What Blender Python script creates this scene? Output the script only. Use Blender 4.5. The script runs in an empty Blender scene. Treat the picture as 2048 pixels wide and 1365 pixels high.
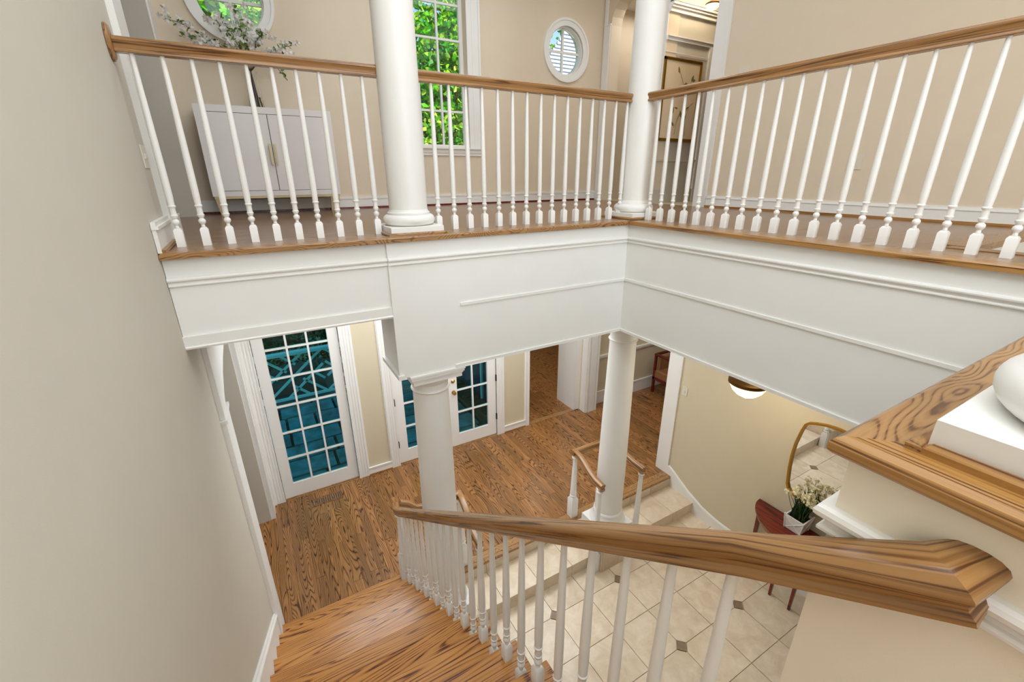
import bpy, bmesh, math, random
from mathutils import Vector, Matrix
from mathutils.geometry import tessellate_polygon
random.seed(7)
S = bpy.context.scene
C = S.collection
PI = math.pi

# ------------------------------------------------------------------ camera
cam_d = bpy.data.cameras.new('camera'); cam = bpy.data.objects.new('camera', cam_d); C.objects.link(cam)
cam_d.sensor_width = 36.0; cam_d.lens = 36.0 * 880.9 / 2048; cam_d.clip_start = 0.02; cam_d.clip_end = 200
R = ((0.866133, -0.499799, -0.003644), (-0.179425, -0.304116, -0.935585), (0.466497, 0.810996, -0.353082))
m = Matrix.Identity(4)
for i in range(3):
    m[i][0] = R[0][i]; m[i][1] = -R[1][i]; m[i][2] = -R[2][i]
m[2][3] = 3.85
cam.matrix_world = m
S.camera = cam

# ------------------------------------------------------------------ world, sun, added fill lights, exposure
S.view_settings.view_transform = 'Standard'; S.view_settings.look = 'None'
S.view_settings.gamma = 1.0; S.view_settings.use_curve_mapping = False
S.view_settings.exposure = 0.12
w = bpy.data.worlds.new('world'); S.world = w; w.use_nodes = True
nt = w.node_tree; nt.nodes.clear()
sky = nt.nodes.new('ShaderNodeTexSky'); sky.sky_type = 'NISHITA'; sky.sun_disc = False
sky.sun_elevation = math.radians(48); sky.sun_rotation = math.radians(200); sky.air_density = 1.0; sky.dust_density = 0.6
bg = nt.nodes.new('ShaderNodeBackground'); bg.inputs[1].default_value = 0.22
wo = nt.nodes.new('ShaderNodeOutputWorld')
nt.links.new(sky.outputs[0], bg.inputs[0]); nt.links.new(bg.outputs[0], wo.inputs[0])
def sun(rot, e, col, ang):
    d = bpy.data.lights.new('sun', 'SUN'); d.energy = e; d.color = col; d.angle = math.radians(ang)
    o = bpy.data.objects.new('sun', d); o.rotation_euler = rot; o.location = (0, -3, 12); C.objects.link(o)
sun((math.radians(42), 0, math.radians(20)), 9.0, (1.0, 0.95, 0.85), 0.6)
def area(name, loc, sx, sy, e, col=(1, 1, 1), rot=(0, 0, 0), spread=180):
    d = bpy.data.lights.new(name, 'AREA'); d.shape = 'RECTANGLE'; d.size = sx; d.size_y = sy; d.energy = e; d.color = col
    d.spread = math.radians(spread)
    o = bpy.data.objects.new(name, d); o.location = loc; o.rotation_euler = rot; C.objects.link(o); return o
COOL = (0.82, 0.91, 1.0); WARM = (1.0, 0.95, 0.88)
area('overhead_fill_area', (1.3, 1.2, 6.28), 2.6, 2.6, 58, COOL)  # added soft fill over the open well; no fixture there
area('overhead_fill_area', (0.2, -1.6, 6.28), 1.1, 2.4, 55, COOL)  # fill added above the stair behind the camera, no lamp there
area('overhead_fill_area', (2.2, 4.1, 6.28), 3.6, 1.2, 30, COOL)  # fill added over the far landing, without a fitting
area('overhead_fill_area', (3.9, 1.8, 6.28), 0.9, 3.0, 4, COOL)  # weak added fill over the right balcony
area('rear_fill_area', (1.2, -3.38, 4.9), 3.0, 2.0, 165, COOL, (math.radians(90), 0, math.radians(24)))  # added fill from behind the camera; no window is built here
area('overhead_fill_area', (1.9, 4.2, 2.93), 3.6, 1.2, 78, (0.88, 0.94, 1.0))  # added fill to brighten the door wall and lower hall
area('overhead_fill_area', (3.7, 1.0, 2.93), 0.9, 2.2, 15, (0.93, 0.95, 0.97))  # added fill for the foyer side, separate from the bowl lamp
area('overhead_fill_area', (5.8, 4.2, 2.93), 1.6, 1.2, 16, WARM)  # warm fill added in the right hall, no fixture modelled
area('overhead_fill_area', (3.9, 7.2, 2.93), 1.6, 1.6, 22, WARM)  # warm fill added in the room beyond the opening
area('overhead_fill_area', (5.0, 4.0, 5.9), 0.5, 0.2, 8.0, (1.0, 0.80, 0.55))  # warm glow on the picture wall, close to the upper hall lamp
area('overhead_fill_area', (5.2, 5.0, 5.9), 0.8, 0.5, 6, WARM)  # added fill behind the arched upper opening

# ------------------------------------------------------------------ materials
def lin(c):
    return tuple(((v / 12.92) if v <= 0.04045 else ((v + 0.055) / 1.055) ** 2.4) for v in [x / 255 for x in c]) + (1,)
def mat(name):
    mm = bpy.data.materials.new(name); mm.use_nodes = True
    return mm, mm.node_tree, mm.node_tree.nodes['Principled BSDF']
def N(nt, t, **k):
    n = nt.nodes.new(t)
    for a, b in k.items(): setattr(n, a, b)
    return n
def paint(name, rgb, rough=0.5, bump=0.0, scale=300, var=0.02):
    mm, t, b = mat(name)
    tc = N(t, 'ShaderNodeTexCoord'); no = N(t, 'ShaderNodeTexNoise'); no.inputs['Scale'].default_value = 6; no.inputs['Detail'].default_value = 3
    t.links.new(tc.outputs['Object'], no.inputs['Vector'])
    r = N(t, 'ShaderNodeValToRGB'); c = lin(rgb)
    r.color_ramp.elements[0].position = 0.3; r.color_ramp.elements[1].position = 0.7
    r.color_ramp.elements[0].color = tuple(v * (1 - var) for v in c[:3]) + (1,)
    r.color_ramp.elements[1].color = tuple(min(1, v * (1 + var)) for v in c[:3]) + (1,)
    t.links.new(no.outputs[0], r.inputs[0]); t.links.new(r.outputs[0], b.inputs['Base Color'])
    b.inputs['Roughness'].default_value = rough
    if bump:
        n2 = N(t, 'ShaderNodeTexNoise'); n2.inputs['Scale'].default_value = scale; t.links.new(tc.outputs['Object'], n2.inputs['Vector'])
        bp = N(t, 'ShaderNodeBump'); bp.inputs['Strength'].default_value = bump; bp.inputs['Distance'].default_value = 0.002
        t.links.new(n2.outputs[0], bp.inputs['Height']); t.links.new(bp.outputs[0], b.inputs['Normal'])
    return mm
def wood(name, axis, light, mid, dark, rough=0.32, scale=1.0, rings=9.0, stretch=9.0, pore=0.5, vary=0.25, jit=1.0, coat=0.15, along=0.8, det=2.0):
    """oak: contour lines of a stretched noise give cathedral figure, a finer one gives the pores"""
    mm, t, b = mat(name)
    tc = N(t, 'ShaderNodeTexCoord'); oi = N(t, 'ShaderNodeObjectInfo')
    mul = N(t, 'ShaderNodeVectorMath', operation='SCALE'); comb = N(t, 'ShaderNodeCombineXYZ')
    for i in range(3): t.links.new(oi.outputs['Random'], comb.inputs[i])
    t.links.new(comb.outputs[0], mul.inputs[0]); mul.inputs['Scale'].default_value = 37.0 * jit
    src = tc.outputs['Object']
    if axis == 'G':
        an = N(t, 'ShaderNodeAttribute'); an.attribute_name = 'grain'; src = an.outputs['Vector']; axis = 'X'
    add = N(t, 'ShaderNodeVectorMath', operation='ADD'); t.links.new(src, add.inputs[0]); t.links.new(mul.outputs[0], add.inputs[1])
    def mapping(s_along, s_across, s_z):
        mp = N(t, 'ShaderNodeMapping'); s = [s_across, s_across, s_z]
        s[{'X': 0, 'Y': 1, 'Z': 2}[axis]] = s_along
        if axis == 'Z': s = [s_across, s_across, s_along]
        mp.inputs['Scale'].default_value = s; t.links.new(add.outputs[0], mp.inputs['Vector']); return mp
    m1 = mapping(along * scale, stretch * scale, stretch * scale)
    n1 = N(t, 'ShaderNodeTexNoise'); n1.inputs['Scale'].default_value = 1.0; n1.inputs['Detail'].default_value = det; n1.inputs['Roughness'].default_value = 0.35
    t.links.new(m1.outputs[0], n1.inputs['Vector'])
    ml = N(t, 'ShaderNodeMath', operation='MULTIPLY'); ml.inputs[1].default_value = rings * 2; t.links.new(n1.outputs[0], ml.inputs[0])
    fr = N(t, 'ShaderNodeMath', operation='FRACT'); t.links.new(ml.outputs[0], fr.inputs[0])
    r1 = N(t, 'ShaderNodeValToRGB'); e = r1.color_ramp.elements
    e[0].position = 0.0; e[0].color = (1, 1, 1, 1); e[1].position = 1.0; e[1].color = (0.85, 0.85, 0.85, 1)
    k = e.new(0.10); k.color = (0.85, 0.85, 0.85, 1)
    k = e.new(0.24); k.color = (0.30, 0.30, 0.30, 1); k = e.new(0.6); k.color = (0.08, 0.08, 0.08, 1); k = e.new(0.90); k.color = (0.28, 0.28, 0.28, 1)
    t.links.new(fr.outputs[0], r1.inputs[0])
    m2 = mapping(3.5 * scale, 230 * scale, 230 * scale)
    n2 = N(t, 'ShaderNodeTexNoise'); n2.inputs['Scale'].default_value = 1.0; n2.inputs['Detail'].default_value = 2
    t.links.new(m2.outputs[0], n2.inputs['Vector'])
    r2 = N(t, 'ShaderNodeValToRGB'); r2.color_ramp.elements[0].position = 0.42; r2.color_ramp.elements[1].position = 0.62
    t.links.new(n2.outputs[0], r2.inputs[0])
    mixv = N(t, 'ShaderNodeMath', operation='MULTIPLY'); t.links.new(r1.outputs[0], mixv.inputs[0]); 
    pm = N(t, 'ShaderNodeMath', operation='MULTIPLY_ADD'); pm.inputs[1].default_value = pore; pm.inputs[2].default_value = 1 - pore * 0.5
    t.links.new(r2.outputs[0], pm.inputs[0]); t.links.new(pm.outputs[0], mixv.inputs[1])
    r3 = N(t, 'ShaderNodeValToRGB'); e = r3.color_ramp.elements
    e[0].position = 0.08; e[0].color = lin(light); e[1].position = 0.95; e[1].color = lin(dark)
    k = e.new(0.45); k.color = lin(mid)
    t.links.new(mixv.outputs[0], r3.inputs[0])
    hs = N(t, 'ShaderNodeHueSaturation'); vm = N(t, 'ShaderNodeMath', operation='MULTIPLY_ADD')
    t.links.new(oi.outputs['Random'], vm.inputs[0]); vm.inputs[1].default_value = vary * 2; vm.inputs[2].default_value = 1 - vary
    t.links.new(vm.outputs[0], hs.inputs['Value']); t.links.new(r3.outputs[0], hs.inputs['Color'])
    t.links.new(hs.outputs[0], b.inputs['Base Color'])
    b.inputs['Roughness'].default_value = rough; b.inputs['Coat Weight'].default_value = coat; b.inputs['Coat Roughness'].default_value = 0.18
    bp = N(t, 'ShaderNodeBump'); bp.inputs['Strength'].default_value = 0.06; bp.inputs['Distance'].default_value = 0.002
    t.links.new(r2.outputs[0], bp.inputs['Height']); t.links.new(bp.outputs[0], b.inputs['Normal'])
    return mm
def stone(name, rgb1, rgb2, scale=6, rough=0.35, veins=True, jit=20.0, dark=None, vj=0.06):
    mm, t, b = mat(name)
    tc = N(t, 'ShaderNodeTexCoord'); oi = N(t, 'ShaderNodeObjectInfo'); comb = N(t, 'ShaderNodeCombineXYZ')
    for i in range(3): t.links.new(oi.outputs['Random'], comb.inputs[i])
    mul = N(t, 'ShaderNodeVectorMath', operation='SCALE'); mul.inputs['Scale'].default_value = jit; t.links.new(comb.outputs[0], mul.inputs[0])
    add = N(t, 'ShaderNodeVectorMath', operation='ADD'); t.links.new(tc.outputs['Object'], add.inputs[0]); t.links.new(mul.outputs[0], add.inputs[1])
    no = N(t, 'ShaderNodeTexNoise'); no.inputs['Scale'].default_value = scale; no.inputs['Detail'].default_value = 8; no.inputs['Roughness'].default_value = 0.65; no.inputs['Distortion'].default_value = 0.6
    t.links.new(add.outputs[0], no.inputs['Vector'])
    r = N(t, 'ShaderNodeValToRGB'); e = r.color_ramp.elements
    e[0].position = 0.3; e[0].color = lin(rgb1); e[1].position = 0.68; e[1].color = lin(rgb2)
    if dark: k = e.new(0.2); k.color = lin(dark)
    t.links.new(no.outputs[0], r.inputs[0])
    hs = N(t, 'ShaderNodeHueSaturation'); vm = N(t, 'ShaderNodeMath', operation='MULTIPLY_ADD')
    t.links.new(oi.outputs['Random'], vm.inputs[0]); vm.inputs[1].default_value = vj * 2; vm.inputs[2].default_value = 1 - vj
    t.links.new(vm.outputs[0], hs.inputs['Value']); t.links.new(r.outputs[0], hs.inputs['Color']); t.links.new(hs.outputs[0], b.inputs['Base Color'])
    b.inputs['Roughness'].default_value = rough
    bp = N(t, 'ShaderNodeBump'); bp.inputs['Strength'].default_value = 0.12; bp.inputs['Distance'].default_value = 0.003
    t.links.new(no.outputs[0], bp.inputs['Height']); t.links.new(bp.outputs[0], b.inputs['Normal'])
    return mm
def plain(name, rgb, rough=0.5, metal=0.0, emit=None, es=0, trans=0, ior=1.45, alpha=1):
    mm, t, b = mat(name); b.inputs['Base Color'].default_value = lin(rgb); b.inputs['Roughness'].default_value = rough; b.inputs['Metallic'].default_value = metal
    if emit: b.inputs['Emission Color'].default_value = lin(emit); b.inputs['Emission Strength'].default_value = es
    b.inputs['Transmission Weight'].default_value = trans; b.inputs['IOR'].default_value = ior
    return mm
def leafmat(name, cols, rough=0.5, trans=0.0):
    mm, t, b = mat(name); ge = N(t, 'ShaderNodeNewGeometry'); r = N(t, 'ShaderNodeValToRGB'); e = r.color_ramp.elements
    e[0].color = lin(cols[0]); e[1].color = lin(cols[-1])
    for i, c in enumerate(cols[1:-1]): k = e.new((i + 1) / (len(cols) - 1)); k.color = lin(c)
    t.links.new(ge.outputs['Random Per Island'], r.inputs[0]); t.links.new(r.outputs[0], b.inputs['Base Color']); b.inputs['Roughness'].default_value = rough
    if trans:
        tr = N(t, 'ShaderNodeBsdfTranslucent'); mx = N(t, 'ShaderNodeMixShader'); mx.inputs[0].default_value = trans
        t.links.new(r.outputs[0], tr.inputs[0]); out = t.nodes['Material Output']
        t.links.new(b.outputs[0], mx.inputs[1]); t.links.new(tr.outputs[0], mx.inputs[2]); t.links.new(mx.outputs[0], out.inputs[0])
    return mm
def glassmat(name, tint, gloss=0.06):
    mm = bpy.data.materials.new(name); mm.use_nodes = True; t = mm.node_tree; t.nodes.clear()
    o = N(t, 'ShaderNodeOutputMaterial'); tr = N(t, 'ShaderNodeBsdfTransparent'); gl = N(t, 'ShaderNodeBsdfGlossy'); mx = N(t, 'ShaderNodeMixShader'); fr = N(t, 'ShaderNodeFresnel')
    tr.inputs[0].default_value = tint + (1,); gl.inputs['Roughness'].default_value = 0.02; fr.inputs[0].default_value = 1.45
    t.links.new(fr.outputs[0], mx.inputs[0]); t.links.new(tr.outputs[0], mx.inputs[1]); t.links.new(gl.outputs[0], mx.inputs[2]); t.links.new(mx.outputs[0], o.inputs[0])
    return mm
M = {}
M['ivory'] = paint('ivory_wall_paint', (246, 236, 216), 0.6, 0.15, 500, 0.012)
M['creamu'] = paint('landing_wall_paint', (226, 209, 184), 0.6, 0.15, 500, 0.012)
M['cream'] = paint('cream_wall_paint', (206, 199, 184), 0.6, 0.15, 500, 0.012)
M['cream2'] = paint('foyer_wall_paint', (214, 201, 172), 0.6, 0.15, 500, 0.012)
M['white'] = paint('white_trim_paint', (240, 237, 231), 0.42, 0.03, 60, 0.01)
M['fascia'] = paint('balcony_face_paint', (240, 238, 233), 0.5, 0.06, 60, 0.01)
M['ceil'] = paint('ceiling_paint', (238, 235, 228), 0.7)
M['grout'] = paint('grout', (196, 182, 152), 0.8)
OL, OM, OD = (172, 122, 72), (140, 90, 46), (74, 36, 14)
M['floorY'] = wood('hall_oak_lengthwise', 'Y', (160, 112, 64), (132, 86, 44), (58, 28, 12), 0.25, rings=12, stretch=10, pore=0.6, vary=0.24, along=0.9, det=0.6)
M['floorX'] = wood('landing_oak', 'X', (160, 124, 92), (140, 104, 74), (104, 72, 46), 0.26, rings=7, stretch=8, vary=0.05)
M['tread'] = wood('tread_oak', 'X', (192, 134, 68), (164, 104, 46), (70, 28, 10), 0.3, rings=14, stretch=8, pore=1.0, vary=0.07, along=0.6, det=0.5)
M['railG'] = wood('rail_oak', 'G', (164, 120, 72), (140, 98, 54), (96, 60, 32), 0.25, rings=3, stretch=30, pore=1.4, vary=0.03, along=0.7, det=1.0)
M['nosX'] = wood('nosing_oak_x', 'X', (170, 128, 80), (146, 102, 56), (92, 58, 32), 0.3, rings=9, stretch=12, pore=0.8, vary=0.02, along=4.5, det=0.6)
M['nosY'] = wood('nosing_oak_y', 'Y', (172, 126, 68), (146, 100, 46), (88, 50, 24), 0.3, rings=5, stretch=30, pore=1.3, vary=0.02, along=0.5, det=0.8)
M['mahog'] = wood('mahogany', 'Y', (122, 34, 14), (96, 22, 8), (56, 10, 4), 0.22, rings=5, stretch=9, vary=0.03)
M['tile'] = stone('cream_travertine', (206, 184, 154), (232, 216, 192), 6, 0.3)
M['accent'] = stone('brown_accent_stone', (120, 98, 76), (150, 126, 100), 25, 0.4)
M['flag'] = stone('bluestone', (30, 96, 78), (104, 176, 196), 3, 0.8, dark=(16, 70, 48), vj=0.3)
M['brick'] = stone('old_brick', (70, 34, 24), (104, 58, 40), 12, 0.8)
M['soil'] = stone('dark_soil', (26, 20, 14), (52, 38, 26), 40, 0.9)
M['brass'] = plain('aged_brass', (196, 158, 92), 0.28, 0.9)
M['brassd'] = plain('dark_brass', (120, 86, 40), 0.35, 0.9)
M['cableg'] = plain('pale_gold_metal', (196, 178, 138), 0.4, 0.5)
M['hinge'] = plain('dark_bronze', (48, 34, 26), 0.4, 0.8)
M['gold'] = plain('gold_frame', (176, 128, 44), 0.35, 0.7)
M['mirror'] = plain('mirror_silver', (240, 240, 238), 0.01, 1.0)
M['plate'] = plain('switch_plate_plastic', (222, 214, 196), 0.35)
M['lamp'] = plain('lit_opal_glass', (255, 246, 220), 0.3, emit=(255, 240, 200), es=1.3)
M['cushion'] = paint('tan_leather', (150, 104, 66), 0.5, 0.1, 80)
M['vase'] = plain('clear_glass', (250, 252, 252), 0.02, trans=1.0, ior=1.2)
M['water'] = plain('vase_water', (240, 245, 240), 0.02, trans=1.0, ior=1.33)
M['glass'] = glassmat('window_glass', (0.97, 1.0, 0.98))
M['glassd'] = glassmat('door_glass', (0.40, 0.90, 0.90))
M['leaf'] = leafmat('tree_leaves', [(20, 110, 4), (60, 170, 8), (110, 205, 20), (190, 225, 60), (30, 130, 10), (220, 235, 90)], 0.5, 0.35)
M['leafd'] = leafmat('ivy_leaves', [(6, 30, 8), (14, 70, 14), (34, 110, 26), (6, 36, 14)], 0.6, 0.05)
M['bark'] = paint('bark', (78, 62, 50), 0.9, 0.5, 30, 0.2)
M['stem'] = plain('dark_twig', (74, 46, 34), 0.7)
M['petal'] = leafmat('white_petals', [(236, 232, 226), (250, 248, 244), (228, 220, 214)], 0.6, 0.3)
M['petalc'] = leafmat('cream_petals', [(232, 222, 176), (244, 236, 200), (214, 200, 150)], 0.6, 0.2)
M['vleaf'] = leafmat('branch_leaves', [(84, 122, 44), (124, 156, 66), (60, 96, 40), (156, 174, 92)], 0.5, 0.2)
M['blade'] = leafmat('narcissus_leaves', [(18, 52, 22), (34, 72, 30), (70, 104, 48), (14, 34, 30)], 0.4, 0.1)
M['siding'] = paint('pale_roof_boards', (176, 184, 198), 0.8, 0.0, 10, 0.03)
M['wing'] = paint('blue_slate_boards', (30, 52, 84), 0.7, 0.1, 20, 0.1)
M['lattice'] = paint('porch_rail_paint', (240, 250, 255), 0.6)
M['canvas'] = paint('picture_paper', (228, 206, 172), 0.8, 0.1, 40, 0.03)
M['pleaf'] = plain('painted_olive', (128, 122, 60), 0.8)
M['pstem'] = plain('painted_umber', (132, 92, 44), 0.8)
M['pink'] = plain('painted_mauve', (96, 80, 70), 0.8)
M['cab'] = paint('cabinet_lacquer', (236, 230, 226), 0.4, 0.05, 90, 0.01)
M['shadowgap'] = plain('gap_dark', (80, 72, 66), 0.8)
M['lav'] = paint('dark_mulch', (30, 34, 24), 0.9)

# ------------------------------------------------------------------ object helpers
W = {}
def add_mesh(name, verts, faces, mt, parent=None, smooth=False, origin=None, rot=None):
    vs = [Vector(v) for v in verts]
    if origin is None:
        xs = [v.x for v in vs]; ys = [v.y for v in vs]; zs = [v.z for v in vs]
        origin = Vector(((min(xs) + max(xs)) / 2, (min(ys) + max(ys)) / 2, min(zs)))
    origin = Vector(origin)
    me = bpy.data.meshes.new(name); me.from_pydata([v - origin for v in vs], [], faces); me.update()
    bm = bmesh.new(); bm.from_mesh(me); bmesh.ops.recalc_face_normals(bm, faces=bm.faces); bm.to_mesh(me); bm.free()
    if smooth:
        for p in me.polygons: p.use_smooth = True
        try: me.set_sharp_from_angle(angle=math.radians(38))
        except Exception: pass
    me.materials.append(mt)
    o = bpy.data.objects.new(name, me); C.objects.link(o); W[o] = origin
    if parent is not None: o.parent = parent; o.location = origin - W[parent]
    else: o.location = origin
    return o
def use(name, me, loc, parent=None, rz=0.0):
    o = bpy.data.objects.new(name, me); C.objects.link(o); W[o] = Vector(loc)
    o.location = Vector(loc) - (W[parent] if parent else Vector((0, 0, 0))); o.rotation_euler = (0, 0, rz)
    if parent is not None: o.parent = parent
    return o
def thing(name, label, cat, loc, group=None):
    o = bpy.data.objects.new(name, None); C.objects.link(o); o.empty_display_size = 0.05
    o.location = loc; W[o] = Vector(loc); tag(o, label, cat, group); return o
def tag(o, label, cat, group=None):
    o['label'] = label; o['category'] = cat
    if group: o['group'] = group
    return o
def st(o): o['kind'] = 'structure'; return o
class B:
    def __init__(s): s.v = []; s.f = []; s.g = []
    def add(s, v, f, g=None):
        n = len(s.v); s.g += (g if g else [tuple(x) for x in v]); s.v += [tuple(x) for x in v]; s.f += [tuple(i + n for i in q) for q in f]; return s
    def box(s, x0, x1, y0, y1, z0, z1, c=0.0):
        if x1 < x0: x0, x1 = x1, x0
        if y1 < y0: y0, y1 = y1, y0
        if z1 < z0: z0, z1 = z1, z0
        if c <= 0:
            v = [(x0, y0, z0), (x1, y0, z0), (x1, y1, z0), (x0, y1, z0), (x0, y0, z1), (x1, y0, z1), (x1, y1, z1), (x0, y1, z1)]
            return s.add(v, [(0, 3, 2, 1), (4, 5, 6, 7), (0, 1, 5, 4), (1, 2, 6, 5), (2, 3, 7, 6), (3, 0, 4, 7)])
        # chamfered top edges
        v = [(x0, y0, z0), (x1, y0, z0), (x1, y1, z0), (x0, y1, z0), (x0, y0, z1 - c), (x1, y0, z1 - c), (x1, y1, z1 - c), (x0, y1, z1 - c),
             (x0 + c, y0 + c, z1), (x1 - c, y0 + c, z1), (x1 - c, y1 - c, z1), (x0 + c, y1 - c, z1)]
        return s.add(v, [(0, 3, 2, 1), (0, 1, 5, 4), (1, 2, 6, 5), (2, 3, 7, 6), (3, 0, 4, 7), (4, 5, 9, 8), (5, 6, 10, 9), (6, 7, 11, 10), (7, 4, 8, 11), (8, 9, 10, 11)])
    def lathe(s, prof, n=24, cx=0, cy=0, cz=0):
        v = []; f = []
        for r, z in prof:
            for i in range(n): a = 2 * PI * i / n; v.append((cx + r * math.cos(a), cy + r * math.sin(a), cz + z))
        for j in range(len(prof) - 1):
            for i in range(n):
                k = (i + 1) % n; f.append((j * n + i, j * n + k, (j + 1) * n + k, (j + 1) * n + i))
        f.append(tuple(range(n - 1, -1, -1))); f.append(tuple((len(prof) - 1) * n + i for i in range(n)))
        return s.add(v, f)
    def sweep(s, prof, path, cap=True):
        """prof: (side, up) points; path: 3-D points; up stays world Z in each cross plane, mitred at bends"""
        path = [Vector(p) for p in path]; n = len(prof); v = []; f = []; g = []; dist = 0.0
        for i, p in enumerate(path):
            d0 = (path[i] - path[i - 1]).normalized() if i > 0 else None
            d1 = (path[i + 1] - path[i]).normalized() if i < len(path) - 1 else None
            if d0 is None: d0 = d1
            if d1 is None: d1 = d0
            t = (d0 + d1).normalized(); sc = 1.0 / max(0.35, t.dot(d1))
            side = t.cross(Vector((0, 0, 1)))
            if side.length < 1e-4: side = Vector((1, 0, 0))
            side.normalize(); up = side.cross(t).normalized()
            h0 = Vector((d0.x, d0.y, 0)); h1 = Vector((d1.x, d1.y, 0))
            bend = 1.0
            if h0.length > 1e-5 and h1.length > 1e-5:
                c = max(-1, min(1, h0.normalized().dot(h1.normalized()))); bend = 1 / max(0.35, math.cos(math.acos(c) / 2))
            if i: dist += (path[i] - path[i - 1]).length
            for a, b in prof: v.append(p + side * a * bend + up * b); g.append((dist, a, b))
        for j in range(len(path) - 1):
            for i in range(n):
                k = (i + 1) % n; f.append((j * n + i, j * n + k, (j + 1) * n + k, (j + 1) * n + i))
        if cap: f.append(tuple(range(n - 1, -1, -1))); f.append(tuple((len(path) - 1) * n + i for i in range(n)))
        return s.add(v, f, g)
    def tube(s, path, r, n=6):
        rs = r if isinstance(r, (list, tuple)) else [r] * len(path); path = [Vector(p) for p in path]; v = []; f = []
        for i, p in enumerate(path):
            d = (path[min(i + 1, len(path) - 1)] - path[max(i - 1, 0)]).normalized()
            a = d.cross(Vector((0.13, 0.2, 1))); 
            if a.length < 1e-3: a = d.cross(Vector((1, 0, 0)))
            a.normalize(); b = d.cross(a)
            for q in range(n): an = 2 * PI * q / n; v.append(p + a * math.cos(an) * rs[i] + b * math.sin(an) * rs[i])
        for j in range(len(path) - 1):
            for q in range(n): k = (q + 1) % n; f.append((j * n + q, j * n + k, (j + 1) * n + k, (j + 1) * n + q))
        f.append(tuple(range(n - 1, -1, -1))); f.append(tuple((len(path) - 1) * n + q for q in range(n)))
        return s.add(v, f)
    def prism(s, loop, ax, a0, a1, holes=()):
        """extrude a 2-D loop (with holes) along axis ax from a0 to a1"""
        def P(p, a):
            if ax == 'Y': return (p[0], a, p[1])
            if ax == 'X': return (a, p[0], p[1])
            return (p[0], p[1], a)
        loops = [list(loop)] + [list(h) for h in holes]; flat = [p for l in loops for p in l]; n = len(flat)
        tri = tessellate_polygon([[Vector((p[0], p[1], 0)) for p in l] for l in loops])
        v = [P(p, a0) for p in flat] + [P(p, a1) for p in flat]
        f = [tuple(t) for t in tri] + [tuple(i + n for i in t) for t in tri]; k = 0
        for l in loops:
            m_ = len(l)
            for i in range(m_): j = (i + 1) % m_; f.append((k + i, k + j, n + k + j, n + k + i))
            k += m_
        return s.add(v, f)
    def out(s, name, mt, parent=None, smooth=False, origin=None):
        o = add_mesh(name, s.v, s.f, mt, parent, smooth, origin)
        if mt is M['railG']:
            at = o.data.attributes.new('grain', 'FLOAT_VECTOR', 'POINT')
            for i, q in enumerate(s.g): at.data[i].vector = q
        return o
def box(name, x0, x1, y0, y1, z0, z1, mt, parent=None, c=0.0): return B().box(x0, x1, y0, y1, z0, z1, c).out(name, mt, parent)
def circ(cx, cz, r, n=48): return [(cx + r * math.cos(2 * PI * i / n), cz + r * math.sin(2 * PI * i / n)) for i in range(n)]
def rect(x0, x1, z0, z1): return [(x0, z0), (x1, z0), (x1, z1), (x0, z1)]

F2 = 3.495; FOY = -0.31; STEP = -0.155; TOP = 6.35

# ------------------------------------------------------------------ SHELL
# stair wall on the left, with an arched passage on each storey beyond the balcony line
def arch_loop(y0, y1, zs, zt, z0, n=10):
    pts = [(y0, z0), (y1, z0), (y1, zs)]
    for i in range(1, n):
        a = PI * i / n; pts.append(((y0 + y1) / 2 + (y1 - y0) / 2 * math.cos(a), zs + (zt - zs) * math.sin(a)))
    pts.append((y0, zs)); return pts
wl = B().prism(rect(-3.5, 5.60, FOY - 0.05, TOP), 'X', -0.60, -0.415, [arch_loop(3.46, 5.05, 2.34, 2.54, -0.03), arch_loop(3.5, 5.18, 5.55, 6.0, F2 - .03)])
st(wl.out('wall_left', M['cream']))
st(box('wall_side_hall', -2.2, -2.05, 2.6, 5.7, -0.05, TOP, M['cream']))
st(box('wall_side_passage_near', -2.05, -0.6, 2.7, 2.85, -0.05, TOP, M['cream']))
# lower front wall with one single and one double glazed door, opening to the next room
def wallY(name, y0, y1, loop, holes, mt): return st(B().prism(loop, 'Y', y0, y1, holes).out(name, mt))
wallY('wall_front_lower', 5.33, 5.50, rect(-2.05, 3.311, -0.05, 2.99), [rect(-0.265, 0.69, 0.001, 2.47), rect(1.215, 2.81, 0.001, 2.47)], M['cream2'])
wallY('wall_front_upper', 5.48, 5.64, rect(-2.05, 6.6, 2.99, TOP),
      [circ(0.2, 5.365, 0.285), circ(3.985, 5.365, 0.285), rect(1.655, 2.555, 4.165, 6.05)], M['creamu'])
st(box('wall_front_right_lower', 4.65, 8.0, 5.33, 5.48, -0.05, 2.99, M['cream2']))
st(box('wall_room_left', 3.16, 3.31, 5.505, 9.6, -0.05, 2.99, M['cream']))
st(box('wall_room_far', 3.1, 8.0, 9.6, 9.75, -0.05, 2.99, M['cream2']))
st(box('wall_opening_end', 4.41, 4.65, 5.165, 5.83, -0.05, 2.99, M['cream2']))
st(box('wall_room_right', 8.0, 8.15, -3.5, 9.75, -0.4, TOP, M['cream2']))
# lower foyer right wall and upper right wall
st(box('wall_right_lower', 4.35, 4.60, -3.5, 3.49, FOY - 0.05, 3.2, M['cream2']))
st(B().prism(rect(-3.5, 5.48, 3.2, TOP), 'X', 4.60, 4.78, [[(3.665, F2 - .02), (4.34, F2 - .02), (4.34, 6.12), (3.665, 6.12)], arch_loop(4.72, 5.33, 5.70, 5.98, F2 - .02)]).out('wall_right_upper', M['creamu']))
st(box('wall_behind', -0.6, 8.15, -3.65, -3.5, FOY - 0.05, TOP, M['cream']))
st(box('ceiling_upper', -2.2, 8.15, -3.65, 5.64, TOP, TOP + 0.12, M['ceil']))
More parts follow.
